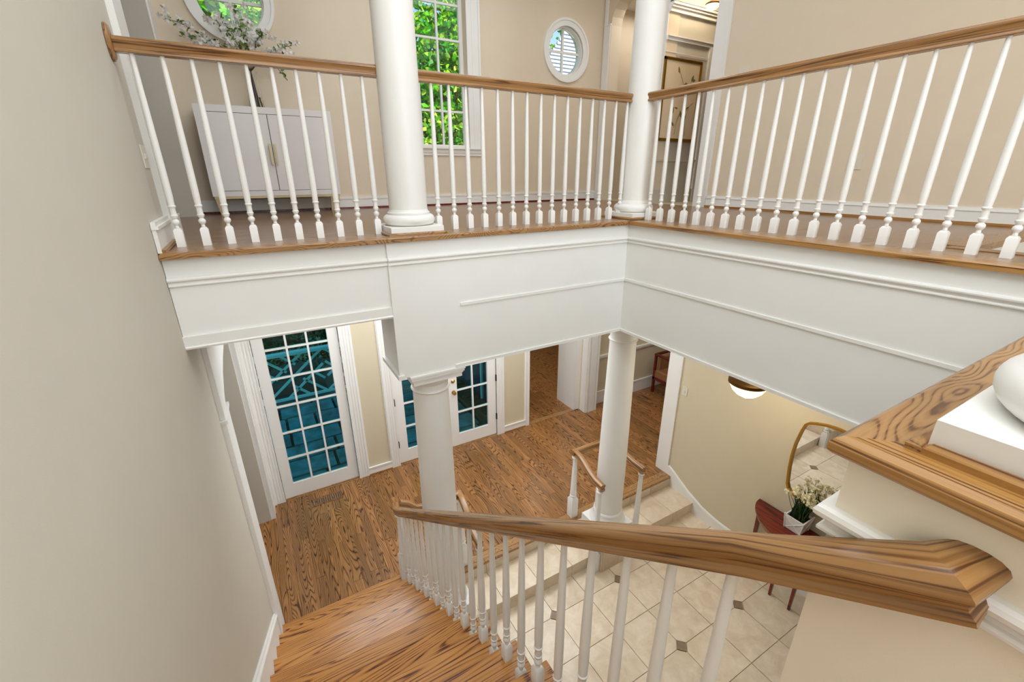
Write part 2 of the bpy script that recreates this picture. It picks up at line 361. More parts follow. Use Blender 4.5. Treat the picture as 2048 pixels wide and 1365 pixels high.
# ceilings under the landing
st(B().box(-0.415, 4.6, 3.13, 5.5, 2.99, 3.06).box(4.6, 8.0, 3.13, 9.75, 2.99, 3.06).box(3.1, 4.6, 5.5, 9.75, 2.99, 3.06).out('ceiling_hall', M['ceil']))
st(box('ceiling_foyer_side', 3.08, 4.35, -3.5, 3.13, 2.99, 3.06, M['ceil']))
st(box('ceiling_left_bay', -0.415, 0.70, 2.728, 3.13, 2.992, 3.06, M['ceil']))
st(box('ceiling_passage', -2.05, -0.6, 2.85, 5.48, 2.99, 3.06, M['ceil']))
# landing floors (upper): solid slabs surfaced in oak
def slab(name, x0, x1, y0, y1, z0=3.10):
    return st(box(name, x0, x1, y0, y1, z0, F2, M['floorX']))
up = B().box(-0.413, 4.60, 2.75, 5.48, 3.06, F2).box(2.70, 4.60, 0.83, 2.75, 3.06, F2).box(2.70, 3.10, -3.5, 0.83, 3.06, F2).box(0.72, 2.70, -3.5, 0.20, 3.06, F2).box(-0.413, 0.72, -3.5, -1.25, 3.06, F2)
up.box(-2.05, -0.413, 2.85, 5.48, 3.06, F2).box(4.60, 8.0, 3.2, 5.48, 3.06, F2 - 0.002)
st(up.out('floor_landing', M['floorX']))
# the second stairwell beyond the landing at right
st(box('wall_back_stairwell', 3.101, 4.60, 0.80, 0.829, 2.0, 3.459, M['white']))
st(box('floor_back_stair', 3.10, 4.60, -3.5, 0.83, 2.9, 3.0, M['floorX']))
tr = thing('stairwell_edge_board', 'oak edge board around the second stairwell behind the right balcony', 'edge board', (3.1, 0.83, F2))
B().box(3.03, 3.13, -3.4, 0.86, F2, F2 + 0.004).out('board', M['nosY'], tr)
B().box(3.131, 4.59, 0.785, 0.93, F2 - 0.03, F2 + 0.006).out('board', M['nosX'], tr)

# lower floors: sub floor below separate boards
fl = st(B().box(-2.05, 8.0, 3.27, 5.5, -0.16, -0.018).box(3.1, 8.0, 5.5, 9.75, -0.16, -0.018).box(-2.05, -0.4, 2.8, 3.27, -0.16, -0.018).out('floor_hall', M['shadowgap']))
PW = 0.0826
PLK = {}
def plank_mesh(l, wdt):
    key = (round(l, 2), round(wdt, 3))
    if key not in PLK:
        b = B().box(-wdt / 2 + .0006, wdt / 2 - .0006, -key[0] / 2 + .0006, key[0] / 2 - .0006, -0.018, 0, 0.0012)
        me = bpy.data.meshes.new('plank'); me.from_pydata(b.v, [], b.f); me.update(); me.materials.append(M['floorY']); PLK[key] = me
    return PLK[key]
cnt = 0; stuff = B()
def strip(x, ya, yb, real=True):
    global cnt
    y = ya - random.uniform(0, 0.8)
    while y < yb - 0.05:
        l = random.choice([0.6, 0.8, 1.0, 1.2, 1.4]); a = max(y, ya); e = min(y + l, yb)
        if yb - e < 0.25: e = yb
        if e - a > 0.02:
            if real and cnt < 296:
                use('plank', plank_mesh(e - a, PW), (x, (a + e) / 2, 0), fl); cnt += 1
            else: stuff.box(x - PW / 2 + .0006, x + PW / 2 - .0006, a + .0006, e - .0006, -0.018, 0)
        y = e if e == yb else y + l
x = -0.359
while x < 4.34:
    strip(x, 3.36, 5.318); x += PW
while x < 6.9:
    strip(x, 3.30, 5.318); x += PW
x2 = 3.352
while x2 < 4.33: strip(x2, 5.405, 7.6); x2 += PW
x2 = 3.352
while x2 < 7.9:
    strip(x2, 7.6 if x2 < 4.33 else 5.85, 9.6, False); x2 += PW
x = 6.95
while x < 7.95: strip(x, 3.3, 5.318, False); x += PW
x = -2.0
while x < -0.42: strip(x, 2.85, 5.318, False); x += PW
o = stuff.out('distant_planks', M['floorY'], fl); o['kind'] = 'stuff'
for (x0, x1, y0, y1) in [(-0.40, 4.345, 3.275, 3.358), (3.31, 4.30, 5.320, 5.403), (-0.24, 0.67, 5.318, 5.33), (1.24, 2.79, 5.318, 5.33)]:
    box('plank', x0, x1, y0, y1, -0.018, 0.001, M['nosX'], fl)
# floor nosing along the tile step
ns = thing('step_nosing', 'dark oak nosing board edging the wood hall floor above the stone step', 'nosing', (2.5, 3.25, 0))
B().box(0.76, 4.345, 3.222, 3.276, -0.03, 0.001, 0.006).out('board', M['nosX'], ns)

# stone foyer
ff = st(box('floor_foyer', -0.41, 4.35, -3.5, 3.27, FOY - 0.12, FOY - 0.012, M['grout']))
G = 0.424; X0 = 2.803; Y0 = 1.69
def clipped(cx, cy):
    h = G / 2 - 0.003; c = 0.064
    pts = []
    for sx, sy in ((-1, -1), (1, -1), (1, 1), (-1, 1)):
        if (sx, sy) == (cx, cy):
            a = (sx * h, sy * (h - c)); b = (sx * (h - c), sy * h)
            pts += [a, b] if (sx * sy) > 0 else [b, a]
        else: pts.append((sx * h, sy * h))
    return pts
TM = {}
for cx in (-1, 1):
    for cy in (-1, 1):
        b = B().prism(clipped(cx, cy), 'Z', -0.012, 0)
        me = bpy.data.meshes.new('tile'); me.from_pydata(b.v, [], b.f); me.update(); me.materials.append(M['tile']); TM[(cx, cy)] = me
b = B().prism([(0.057, 0), (0, 0.057), (-0.057, 0), (0, -0.057)], 'Z', -0.012, 0)
AC = bpy.data.meshes.new('accent'); AC.from_pydata(b.v, [], b.f); AC.update(); AC.materials.append(M['accent'])
for i in range(-5, 3):
    for j in range(-6, 3):
        ax = X0 + (i + 0.5) * G; ay = Y0 + (j + 0.5) * G
        if ax + G / 2 < 0.9: continue
        cx = -1 if i % 2 == 0 else 1; cy = -1 if j % 2 == 0 else 1
        use('tile', TM[(cx, cy)], (ax, ay, FOY), ff)
        if i % 2 == 0 and j % 2 == 0: use('accent_tile', AC, (X0 + i * G, Y0 + j * G, FOY), ff)
for j in range(-6, 3):
    box('tile', X0 + 3 * G + .003, 4.347, Y0 + j * G + .003, Y0 + (j + 1) * G - .003, FOY - .012, FOY, M['tile'], ff)
for i in range(-5, 4):
    xx1 = min(X0 + (i + 1) * G - .003, 4.347)
    if xx1 > 0.9: box('tile', X0 + i * G + .003, xx1, Y0 + 3 * G + .003 - 2 * G + 2 * G - 0.42, 2.82, FOY - .012, FOY - 0.0005, M['tile'], ff) if False else None
# stone step between the floors
stp = thing('stone_step', 'cream stone step running along the edge of the wood hall floor', 'step', (2.5, 3.0, FOY))
for a, e in ((1.212, 2.684), (3.186, 4.346)):
    box('core', a, e, 2.845, 3.24, FOY, STEP - 0.012, M['grout'], stp)
    box('core', a, e, 3.233, 3.268, STEP - 0.012, -0.03, M['grout'], stp)
for a, e in ((1.212, 1.53), (1.53, 1.955), (1.955, 2.38), (2.38, 2.684), (3.186, 3.60), (3.60, 3.97), (3.97, 4.346)):
    box('tread_tile', a + .002, e - .002, 2.832, 3.226, STEP - 0.012, STEP, M['tile'], stp, 0.002)
    box('riser_tile', a + .002, e - .002, 2.833, 2.845, FOY, STEP - 0.014, M['tile'], stp)
    box('riser_tile', a + .002, e - .002, 3.226, 3.232, STEP, -0.031, M['tile'], stp)
def pedestal(label, xa, xb):
    ped = thing('column_pedestal', label, 'pedestal', ((xa + xb) / 2, 3.0, FOY)); xm = (xa + xb) / 2
    box('core', xa + .012, xb - .012, 2.715, 3.22, FOY, -0.015, M['grout'], ped)
    for a, e in ((xa + .012, xm), (xm, xb - .012)): box('side_tile', a + .001, e - .001, 2.700, 2.714, FOY, -0.002, M['tile'], ped)
    box('side_tile', xa, xa + .011, 2.702, 3.22, FOY, -0.002, M['tile'], ped); box('side_tile', xb - .011, xb, 2.702, 3.22, FOY, -0.002, M['tile'], ped)
    box('top_tile', xa + .012, xb - .012, 2.715, 3.22, -0.015, -0.0005, M['tile'], ped)
pedestal('cream tiled block under the lower column at the balcony corner', 2.686, 3.184)
pedestal('cream tiled block under the lower column next to the stair', 0.758, 1.207)
# ------------------------------------------------------------------ BALCONY BEAMS AND MOULDINGS
st(box('trim_beam_left', -0.413, 0.70, 2.742, 3.10, 2.992, 3.467, M['fascia']))
st(B().box(0.70, 3.08, 2.728, 3.13, 2.55, 3.467).out('trim_beam_front', M['fascia']))
st(B().box(2.676, 3.08, 0.20, 2.728, 2.55, 3.467).out('trim_beam_right', M['fascia']))
st(B().box(0.82, 3.08, -0.12, 0.2235, 2.55, 3.467).out('trim_beam_near', M['fascia']))
st(box('wall_stair_side', 0.70, 0.82, -3.4, 0.2235, FOY, 3.467, M['ivory']))
def band(name, prof, path, parent=None, mt=None): return B().sweep(prof, path).out(name, mt or M['white'], parent)
# two-bead moulding, side = outwards (+ is to the right of travel)
def topprof(s): return [(0, 0.0), (0, -0.048), (s * .008, -.048), (s * .012, -.040), (s * .010, -.032), (s * .012, -.022), (s * .018, -.014), (s * .020, -.006), (s * .016, 0.0)]
def topprof(s): return [(s * a, b) for a, b in [(0, 0), (0, -.048), (.008, -.048), (.012, -.045), (.0125, -.040), (.010, -.036), (.006, -.034), (.005, -.028), (.008, -.024), (.014, -.022), (.019, -.017), (.020, -.010), (.017, -.003), (.010, 0)]]
zt = 3.372
t1 = st(band('trim_1', topprof(1), [(-0.413, 2.742, zt), (0.69, 2.742, zt)]))
t2 = st(band('trim_2', topprof(1), [(0.69, 2.728, zt), (2.676, 2.728, zt), (2.676, 0.2235, zt), (0.70, 0.2235, zt), (0.70, -3.4, zt)]))
def flat(s, h, d): return [(0, 0), (0, -h), (s * d, -h), (s * d, 0)]
st(band('trim_3', flat(1, 0.02, 0.010), [(1.157, 2.728, 3.025), (2.676, 2.728, 3.025), (2.676, 0.2235, 3.025), (0.82, 0.2235, 3.025)]))
st(band('trim_4', flat(1, 0.022, 0.012), [(1.10, 2.728, 2.574), (2.676, 2.728, 2.574), (2.676, 0.2235, 2.574), (0.82, 0.2235, 2.574)]))
st(band('trim_5', [(0, 0), (0, -.05), (.016, -.05), (.020, -.04), (.012, -.03), (.010, 0)], [(-0.413, 2.742, 3.04), (0.70, 2.742, 3.04)]))
st(band('trim_6', flat(1, 0.03, 0.022), [(0.70, 3.128, 2.58), (0.70, 2.728, 2.58), (0.72, 2.728, 2.58)]))
st(box('trim_7', 0.688, 0.70, 2.722, 2.745, 2.58, 2.992, M['white']))
st(box('trim_8', 0.688, 0.71, 2.722, 2.742, 2.992, 3.467, M['fascia']))
# nosing boards of the upper landing
nb = thing('balcony_nosing', 'oak nosing board capping the far balcony edge along both rails', 'nosing', (1.2, 2.75, 3.467))
def nosing(b, x0, x1, y0, y1): b.box(x0, x1, y0, y1, 3.467, F2 + 0.003, 0.007); return b
nosing(B(), -0.413, 2.69, 2.698, 2.80).out('front_board', M['nosX'], nb)
nosing(B(), 2.646, 2.75, -3.4, 2.70).out('side_board', M['nosY'], nb)
n2 = thing('near_balcony_nosing', 'wide oak corner board around the column base at the right edge', 'nosing', (0.8, 0.1, 3.467))
def roundnose(p0, p1, inn, d, mt, nm):
    # board with a rounded outer edge: profile swept with mitred ends handled by explicit quads
    (x0, y0), (x1, y1) = p0, p1
n2b = B(); za, zb = 3.467, F2 + 0.004
def nosq(out0, out1, in0, in1):
    prof = [(0.006, 0.0), (0.0, 0.006), (-0.0, 0.018), (0.004, 0.025), (0.012, 0.031), (1, 0.031)]
    v = []; 
    for (o_, i_) in ((out0, in0), (out1, in1)):
        dx, dy = i_[0] - o_[0], i_[1] - o_[1]; L = max(abs(dx), abs(dy))
        for q, h in prof:
            k = q / L if q < 1 else 1
            v.append((o_[0] + dx * k, o_[1] + dy * k, za + h))
        v.append((i_[0], i_[1], za))
    n = 7; f = [(0, 1, 2, 3, 4, 5, 6), tuple(n + i for i in range(6, -1, -1))] + [(i, (i + 1) % n, n + (i + 1) % n, n + i) for i in range(n)]
    return B().add(v, f)
nosq((0.672, 0.245), (2.66, 0.245), (0.742, 0.175), (2.59, 0.175)).out('front_board', M['nosX'], n2)
nosq((0.672, -3.3), (0.672, 0.245), (0.742, -3.23), (0.742, 0.175)).out('side_board', M['nosY'], n2)

# ------------------------------------------------------------------ COLUMNS
def column(label, x, y, z0, z1, rb, rt, base=True, shoe=True, cap=None, pl=0.1715, cat='column', tall=False):
    t = thing('column', label, cat, (x, y, z0))
    z = z0
    if shoe:
        s_ = 0.018; b = B()
        for k, (x0, x1, y0, y1) in enumerate(((x - pl - s_, x + pl + s_, y - pl - s_, y - pl), (x - pl - s_, x + pl + s_, y + pl, y + pl + s_), (x - pl - s_, x - pl, y - pl, y + pl), (x + pl, x + pl + s_, y - pl, y + pl))):
            b.box(x0, x1, y0, y1, z + .003, z + .02, 0.008)
        B().box(x - pl - s_, x + pl + s_, y - pl - s_, y - pl, z + .003, z + .02, 0.008).box(x - pl - s_, x + pl + s_, y + pl, y + pl + s_, z + .003, z + .02, 0.008).out('shoe_moulding', M['nosX'], t)
        B().box(x - pl - s_ + .0005, x - pl, y - pl, y + pl, z + .003, z + .02, 0.008).box(x + pl, x + pl + s_ - .0005, y - pl, y + pl, z + .003, z + .02, 0.008).out('shoe_moulding', M['nosY'], t)
    if tall:
        box('plinth', x - pl, x + pl, y - pl, y + pl, z, z + 0.186, M['white'], t, 0.004)
        B().lathe([(pl * .96, .187), (pl * .98, .20), (pl * .95, .215), (rb + .034, .225), (rb + .022, .245), (rb + .012, .275), (rb + .008, .30), (rb + .014, .308), (rb + .012, .322), (rb, .336)], 48, x, y, z).out('base', M['white'], t, True)
        zs = z0 + .336
    elif base:
        box('plinth', x - pl, x + pl, y - pl, y + pl, z, z + 0.052, M['white'], t, 0.002)
        R_ = pl * 0.97; q = [(R_ - .03, .052)]
        for i in range(11): a = -PI / 2 + PI * i / 10; q.append((R_ - .034 + .034 * math.cos(a), .052 + .034 + .034 * math.sin(a)))
        q += [(rb + .014, .121), (rb + .014, .132), (rb + .006, .136), (rb, .150)]
        B().lathe(q, 48, x, y, z).out('base', M['white'], t, True)
        zs = z0 + .150
    else: zs = z0
    H = z1 - zs; pr = []
    for i in range(13):
        u = i / 12; r = rb - (rb - rt) * (max(0, (u - 0.25) / 0.75)) ** 1.25; pr.append((r, u * H))
    B().lathe(pr, 48, x, y, zs).out('shaft', M['white'], t, True)
    if cap == 'full':
        B().lathe([(rt, 0), (rt + .010, .003), (rt + .014, .010), (rt + .010, .018), (rt, .021), (rt, .062), (rt + .006, .068), (rt + .016, .078), (rt + .030, .100), (rt + .042, .112), (rt + .044, .124)], 48, x, y, z1).out('capital', M['white'], t, True)
        B().box(x - .183, x + .183, y - .192, y + .192, z1 + .124, z1 + .156).box(x - .190, x + .190, y - .200, y + .200, z1 + .156, z1 + .170).box(x - .198, x + .198, y - .208, y + .208, z1 + .170, z1 + .190).box(x - .204, x + .204, y - .214, y + .214, z1 + .190, z1 + .2045).out('abacus', M['white'], t)
    elif cap == 'plain':
        B().lathe([(rt, 0), (rt + .010, .003), (rt + .014, .010), (rt + .010, .017), (rt, .020), (rt, .150), (rt + .02, .185), (rt + .022, .195)], 48, x, y, z1).out('capital', M['white'], t, True)
    return t
column('upper white round column between the two left balcony rails', 0.911, 2.934, F2, TOP, 0.122, 0.110)
column('upper white round column at the far inner corner of the balcony', 2.92, 2.945, F2, TOP, 0.118, 0.104)
column('nearest white column, only its rounded base in view at the right edge', 0.911, -0.012, F2, TOP, 0.122, 0.110)
column('lower white column under the stepped beam, beside the stair newel', 0.965, 2.925, 0.0, 2.345, 0.146, 0.134, True, False, 'full', 0.20, tall=True)
column('lower white column under the inner balcony corner, standing by the stone step', 2.93, 2.93, 0.0, 2.355, 0.149, 0.127, True, False, 'plain', 0.203, tall=True)

# ------------------------------------------------------------------ RAILINGS
RP = [(-.025, 0), (-.027, .002), (-.027, .011), (-.024, .015), (-.0205, .018), (-.0215, .026), (-.026, .037), (-.0305, .044), (-.0315, .051), (-.028, .058), (-.019, .0635), (-.007, .066)]
RP = RP + [(-a, b) for a, b in reversed(RP)]
def balprof(h):
    return [(.0155, .096), (.010, .097), (.009, .103), (.0085, .110), (.0165, .120), (.0175, .127), (.0165, .134), (.009, .143), (.0135, .148), (.0145, .152), (.0175, .158), (.0175, .162), (.0145, .165), (.0135, .195), (.0145, .200), (.0185, .205), (.0185, .209), (.0150, .213), (.0170, .26), (.0165, .40), (.0130, h * 0.78), (.0098, h)]
def bal_mesh(h, sc=1.0):
    b = B(); a = .0195
    v = [(-a, -a, 0), (a, -a, 0), (a, a, 0), (-a, a, 0), (-a, -a, .085), (a, -a, .085), (a, a, .085), (-a, a, .085)]
    c = .0125; v += [(-c, -c, .096), (c, -c, .096), (c, c, .096), (-c, c, .096)]
    b.add(v, [(0, 3, 2, 1), (0, 1, 5, 4), (1, 2, 6, 5), (2, 3, 7, 6), (3, 0, 4, 7), (4, 5, 9, 8), (5, 6, 10, 9), (6, 7, 11, 10), (7, 4, 8, 11), (8, 9, 10, 11)])
    b.lathe(balprof(h)[1:], 14)
    me = bpy.data.meshes.new('baluster'); me.from_pydata(b.v, [], b.f); me.update(); me.materials.append(M['white'])
    for p in me.polygons:
        if p.index >= 10: p.use_smooth = True
    try: me.set_sharp_from_angle(angle=math.radians(40))
    except Exception: pass
    return me
ZB = 4.387
BM = bal_mesh(ZB - F2)
r1 = thing('balcony_railing', 'short balcony railing with oak handrail, from the left wall to the first column', 'railing', (0.2, 2.965, F2))
B().sweep(RP, [(-0.395, 2.965, ZB), (0.806, 2.965, ZB)]).out('handrail', M['railG'], r1, True)
# oval rosette on the wall
v = B().lathe([(0.062, 0), (0.062, .008), (0.052, .016), (0.0, .018)], 28)
o = v.out('rosette', M['railG'], r1, True, (0, 0, 0)); o.rotation_euler = (0, PI / 2, 0); W[o] = Vector((-0.413, 2.965, 4.424)); o.location = W[o] - W[r1]; o.scale = (1.25, 0.9, 1)
for i in range(10): use('baluster', BM, (-0.340 + i * 0.1165, 2.965, F2), r1)
r2 = thing('balcony_railing', 'middle balcony railing with oak handrail, between the two upper columns', 'railing', (1.9, 2.965, F2))
B().sweep(RP, [(1.015, 2.965, ZB), (2.826, 2.965, ZB)]).out('handrail', M['railG'], r2, True)
# positions from the picture, in order
for i in range(15): use('baluster', BM, (1.128 + i * 0.1178, 2.965, F2), r2)
r3 = thing('balcony_railing', 'long balcony railing with oak handrail, running right from the corner column', 'railing', (2.895, 1.4, F2))
B().sweep(RP, [(2.895, 2.84, ZB), (2.895, -0.35, ZB)]).out('handrail', M['railG'], r3, True)
for i in range(27): use('baluster', BM, (2.895, 2.735 - i * 0.1183, F2), r3)

# ------------------------------------------------------------------ STAIRCASE
RUN, RISE = 0.257, 0.191
def zt_(k): return 1.923 - (10 - k) * RISE
def yn_(k): return 1.036 + (10 - k) * RUN
SX0, SX1 = -0.395, 0.755
sc = thing('staircase', 'straight oak staircase with white risers descending along the left wall', 'staircase', (0.2, 1.2, 0))
for k in range(1, 19):
    z = zt_(k) if k < 18 else F2 - 0.001; y = yn_(k)
    x1 = SX1 if y > 0.5 else 0.698
    yb = y - RUN - 0.03
    b = B(); prof = [(y, z - .013), (y - .003, z - .004), (y - .010, z), (yb, z), (yb, z - .028), (y - .010, z - .028), (y - .003, z - .024)]
    b.prism(prof, 'X', SX0, x1); b.out('tread', M['tread'], sc, False)
    zlow = zt_(k - 1) if k > 1 else 0.0
    box('riser', SX0, min(x1, 0.715), y - .046, y - .028, zlow, z - .028, M['white'], sc)
# closed underside / outer string
pts = []
for k in range(1, 13):
    pts.append((yn_(k) - .028, (zt_(k - 1) if k > 1 else 0.0) - (0 if k == 1 else .028))); pts.append((yn_(k) - .028, zt_(k) - .028))
low = [(.24, zt_(12) - .028), (.24, zt_(12) - .42), (yn_(3), zt_(3) - .45), (yn_(1) - .1, FOY), (yn_(1) - .028, FOY)]
B().prism(pts + low, 'X', 0.690, 0.715).out('outer_string', M['white'], sc)
st(B().prism([(yn_(1) - .06, FOY), (yn_(1) - .06, 0.0), (yn_(9), zt_(9) - .35), (.24, zt_(12) - .35), (.24, FOY)], 'X', 0.60, 0.689).out('wall_under_stair', M['white']))
# wall string on the left
sk = []
top = [(yn_(1) + .07, 0.0), (yn_(1) + .07, zt_(1) + .10)] 
slope = RISE / RUN
def zs_(y, off): return zt_(10) + (yn_(10) - y) * slope + off
b = B().prism([(yn_(1) + .05, 0.0), (yn_(1) + .05, zs_(yn_(1) + .05, .17)), (-1.2, zs_(-1.2, .17)), (-1.2, zs_(-1.2, -.45)), (yn_(3), 0.0)], 'X', -0.414, -0.396)
b.out('wall_string', M['white'], sc)
B().sweep([(0, 0), (0, .03), (.006, .034), (.014, .028), (.018, .018), (.028, .010), (.030, 0)], [(-0.414, yn_(1) + .052, zs_(yn_(1) + .052, .17)), (-0.414, -1.2, zs_(-1.2, .17))][::-1] if False else [(-0.414, -1.2, zs_(-1.2, .155)), (-0.414, yn_(1) + .052, zs_(yn_(1) + .052, .155))]).out('string_moulding', M['white'], sc)
# stair railing
sr = thing('stair_railing', 'long sloping oak handrail on white balusters down the open stair side', 'railing', (0.67, 1.6, 0.2))
RX = 0.668
def zr(y): return 3.352 - 0.7415 * (y - 0.07)          # underside of the handrail
hz = zr(0.072)
hr = B().sweep(RP, [(0.7025, 0.072, hz + .004), (RX, 0.072, hz + .004), (RX, 0.30, zr(0.30)), (RX, 1.5, zr(1.5)), (RX, 2.7, zr(2.7)), (RX, 3.08, zr(3.08)), (RX, 3.18, zr(3.18) + .01), (RX + .002, 3.26, 1.015), (RX + .012, 3.32, 1.04)][::-1])
hr.out('handrail', M['railG'], sr, True)
HB = {}
def stair_bal(y, z):
    h = round(zr(y) + .012 - z, 3)
    if h not in HB: HB[h] = bal_mesh(h)
    use('baluster', HB[h], (RX + .008, y, z), sr)
for k in range(2, 17):
    stair_bal(yn_(k) - 0.058, zt_(k)) if yn_(k) - .058 > 0.29 else None
    yb = yn_(k) - 0.058 - RUN / 2
    if yb > 0.29: stair_bal(yb, zt_(k))
stair_bal(yn_(1) - 0.058 - RUN / 2, zt_(1))
def newel(parent, x, y, z, h, name='newel', s=1.0, mt=None):
    a = .036 * s; c = .028 * s; b = B(); hb = 0.20 * s if h > .7 else .15
    v = [(x - a, y - a, z), (x + a, y - a, z), (x + a, y + a, z), (x - a, y + a, z), (x - a, y - a, z + hb), (x + a, y - a, z + hb), (x + a, y + a, z + hb), (x - a, y + a, z + hb)]
    v += [(x - c * .8, y - c * .8, z + hb + .03), (x + c * .8, y - c * .8, z + hb + .03), (x + c * .8, y + c * .8, z + hb + .03), (x - c * .8, y + c * .8, z + hb + .03)]
    b.add(v, [(0, 3, 2, 1), (0, 1, 5, 4), (1, 2, 6, 5), (2, 3, 7, 6), (3, 0, 4, 7), (4, 5, 9, 8), (5, 6, 10, 9), (6, 7, 11, 10), (7, 4, 8, 11), (8, 9, 10, 11)])
    p = [(.020, hb + .028), (.026, hb + .04), (.028, hb + .05), (.021, hb + .06), (.021, hb + .075), (.027, hb + .082), (.027, hb + .09), (.025, hb + .10), (.016, h - .075), (.015, h - .06), (.024, h - .052), (.026, h - .040), (.022, h - .030), (.016, h - .022), (.020, h - .008), (.024, h)]
    b.lathe([(r_ * s * 1.18, z_) for r_, z_ in p], 20, x, y, z)
    return b.out(name, mt or M['white'], parent, True)
newel(sr, 0.698, 3.275, zt_(1), 0.80, s=1.4)

# guard rails beside the lower columns
def scurve(a, b, n=12):
    out = []
    for i in range(n + 1):
        u = i / n; s_ = u * u * (3 - 2 * u); out.append((a[0] + (b[0] - a[0]) * u, a[1] + (b[1] - a[1]) * u, a[2] + (b[2] - a[2]) * s_))
    return out
def guard(label, xl, xr, left_new, loc, ends):
    g = thing('guard_rail', label, 'railing', loc)
    return g
g1 = thing('guard_rail', 'low oak guard rail wrapping behind the left lower column', 'railing', (1.0, 3.3, 0))
gz = 0.868
newel(g1, 1.305, 3.325, 0.002, gz, s=1.25); newel(g1, 1.251, 2.775, FOY, 1.085, s=1.2)
B().sweep(RP, [(0.70, 3.325, 1.02), (0.76, 3.325, .985), (0.84, 3.325, .90), (0.95, 3.325, gz), (1.305, 3.325, gz)]).out('handrail', M['railG'], g1, True)
B().sweep(RP, [(1.305, 3.352, gz)] + scurve((1.303, 3.26, gz), (1.25, 2.86, FOY + 1.085)) + [(1.245, 2.74, FOY + 1.082)]).out('handrail', M['railG'], g1, True)
B().lathe([(.030, 0), (.036, .004), (.036, .014), (.030, .02)], 20, 1.245, 2.762, FOY + 1.072).out('handrail_button', M['railG'], g1, True)
g2 = thing('guard_rail', 'low oak guard rail wrapping behind the column at the balcony corner', 'railing', (2.95, 3.3, 0))
newel(g2, 2.735, 3.315, 0.002, gz, s=1.25); newel(g2, 2.638, 2.775, FOY, 1.12, s=1.2); newel(g2, 3.230, 2.775, FOY, 1.12, s=1.2); newel(g2, 3.235, 3.315, 0.002, gz, s=1.25)
B().sweep(RP, [(2.69, 3.315, gz), (3.27, 3.315, gz)]).out('handrail', M['railG'], g2, True)
B().sweep(RP, [(2.728, 3.342, gz)] + scurve((2.725, 3.25, gz), (2.652, 2.86, FOY + 1.12)) + [(2.648, 2.74, FOY + 1.117)]).out('handrail', M['railG'], g2, True)
B().sweep(RP, [(3.235, 3.342, gz)] + scurve((3.235, 3.25, gz), (3.225, 2.86, FOY + 1.12)) + [(3.225, 2.74, FOY + 1.117)]).out('handrail', M['railG'], g2, True)
for xx in (2.648, 3.225): B().lathe([(.030, 0), (.037, .004), (.037, .014), (.030, .02)], 20, xx, 2.762, FOY + 1.107).out('handrail_button', M['railG'], g2, True)

# ------------------------------------------------------------------ DOORS, CASINGS, BASEBOARDS (lower)
def glazed_leaf(t, x0, x1, cols, gx0, gx1, rows=6, y=5.345):
    z0, z1 = 0.018, 2.44; gz0, gz1 = 0.21, 0.21 + 0.36 * rows
    d0, d1 = y, y + 0.044
    box('stile', x0, gx0, d0, d1, z0, z1, M['white'], t); box('stile', gx1, x1, d0, d1, z0, z1, M['white'], t)
    box('bottom_rail', gx0, gx1, d0, d1, z0, gz0, M['white'], t); box('top_rail', gx0, gx1, d0, d1, gz1, z1, M['white'], t)
    bw = 0.011
    for i in range(1, cols): xx = gx0 + (gx1 - gx0) * i / cols; box('muntin', xx - bw, xx + bw, d0 + .004, d1 - .004, gz0, gz1, M['white'], t)
    for j in range(1, rows): zz = gz0 + .36 * j; box('muntin', gx0, gx1, d0 + .006, d1 - .006, zz - bw, zz + bw, M['white'], t)
    for i in range(cols):
        for j in range(rows):
            a0 = gx0 + (gx1 - gx0) * i / cols; a1 = gx0 + (gx1 - gx0) * (i + 1) / cols
            box('pane', a0 + .008, a1 - .008, y + .020, y + .024, gz0 + .36 * j + .006, gz0 + .36 * (j + 1) - .006, M['glassd'], t)
d1 = bpy.data.objects.new('door_1', None); C.objects.link(d1); d1.location = (0.21, 5.345, 0); W[d1] = Vector(d1.location); d1['kind'] = 'structure'
glazed_leaf(d1, -0.238, 0.663, 3, -0.12, 0.545)
d2 = bpy.data.objects.new('door_2', None); C.objects.link(d2); d2.location = (1.62, 5.345, 0); W[d2] = Vector(d2.location); d2['kind'] = 'structure'
glazed_leaf(d2, 1.24, 2.010, 2, 1.37, 1.875)
d3 = bpy.data.objects.new('door_3', None); C.objects.link(d3); d3.location = (2.4, 5.345, 0); W[d3] = Vector(d3.location); d3['kind'] = 'structure'
glazed_leaf(d3, 2.016, 2.785, 2, 2.155, 2.648)
for z, nm in ((0.92, 'knob'), (1.095, 'deadbolt')):
    b = B().lathe([(.030, 0), (.030, .004), (.024, .008), (.010, .010), (.010, .03), (.022, .036), (.027, .048), (.022, .060), (0.004, .064)] if nm == 'knob' else [(.030, 0), (.030, .005), (.024, .012), (.016, .016), (.012, .02), (.002, .021)], 20)
    o = b.out(nm, M['brass'], d3, True, (0, 0, 0)); o.rotation_euler = (PI / 2, 0, 0); W[o] = Vector((2.098, 5.345, z)); o.location = W[o] - W[d3]
for dd, xx in ((d2, 1.238), (d3, 2.787)):
    for z in (0.33, 0.99, 1.9): box('hinge', xx - .008, xx + .008, 5.318, 5.345, z - .05, z + .05, M['hinge'], dd)
for nm, x0, x1 in (('door_sill', -0.262, 0.687), ('door_sill', 1.217, 2.808)):
    o = box('door_sill', x0, x1, 5.332, 5.47, 0.001, 0.016, M['nosX']); st(o); o.name = 'trim_door_sill'
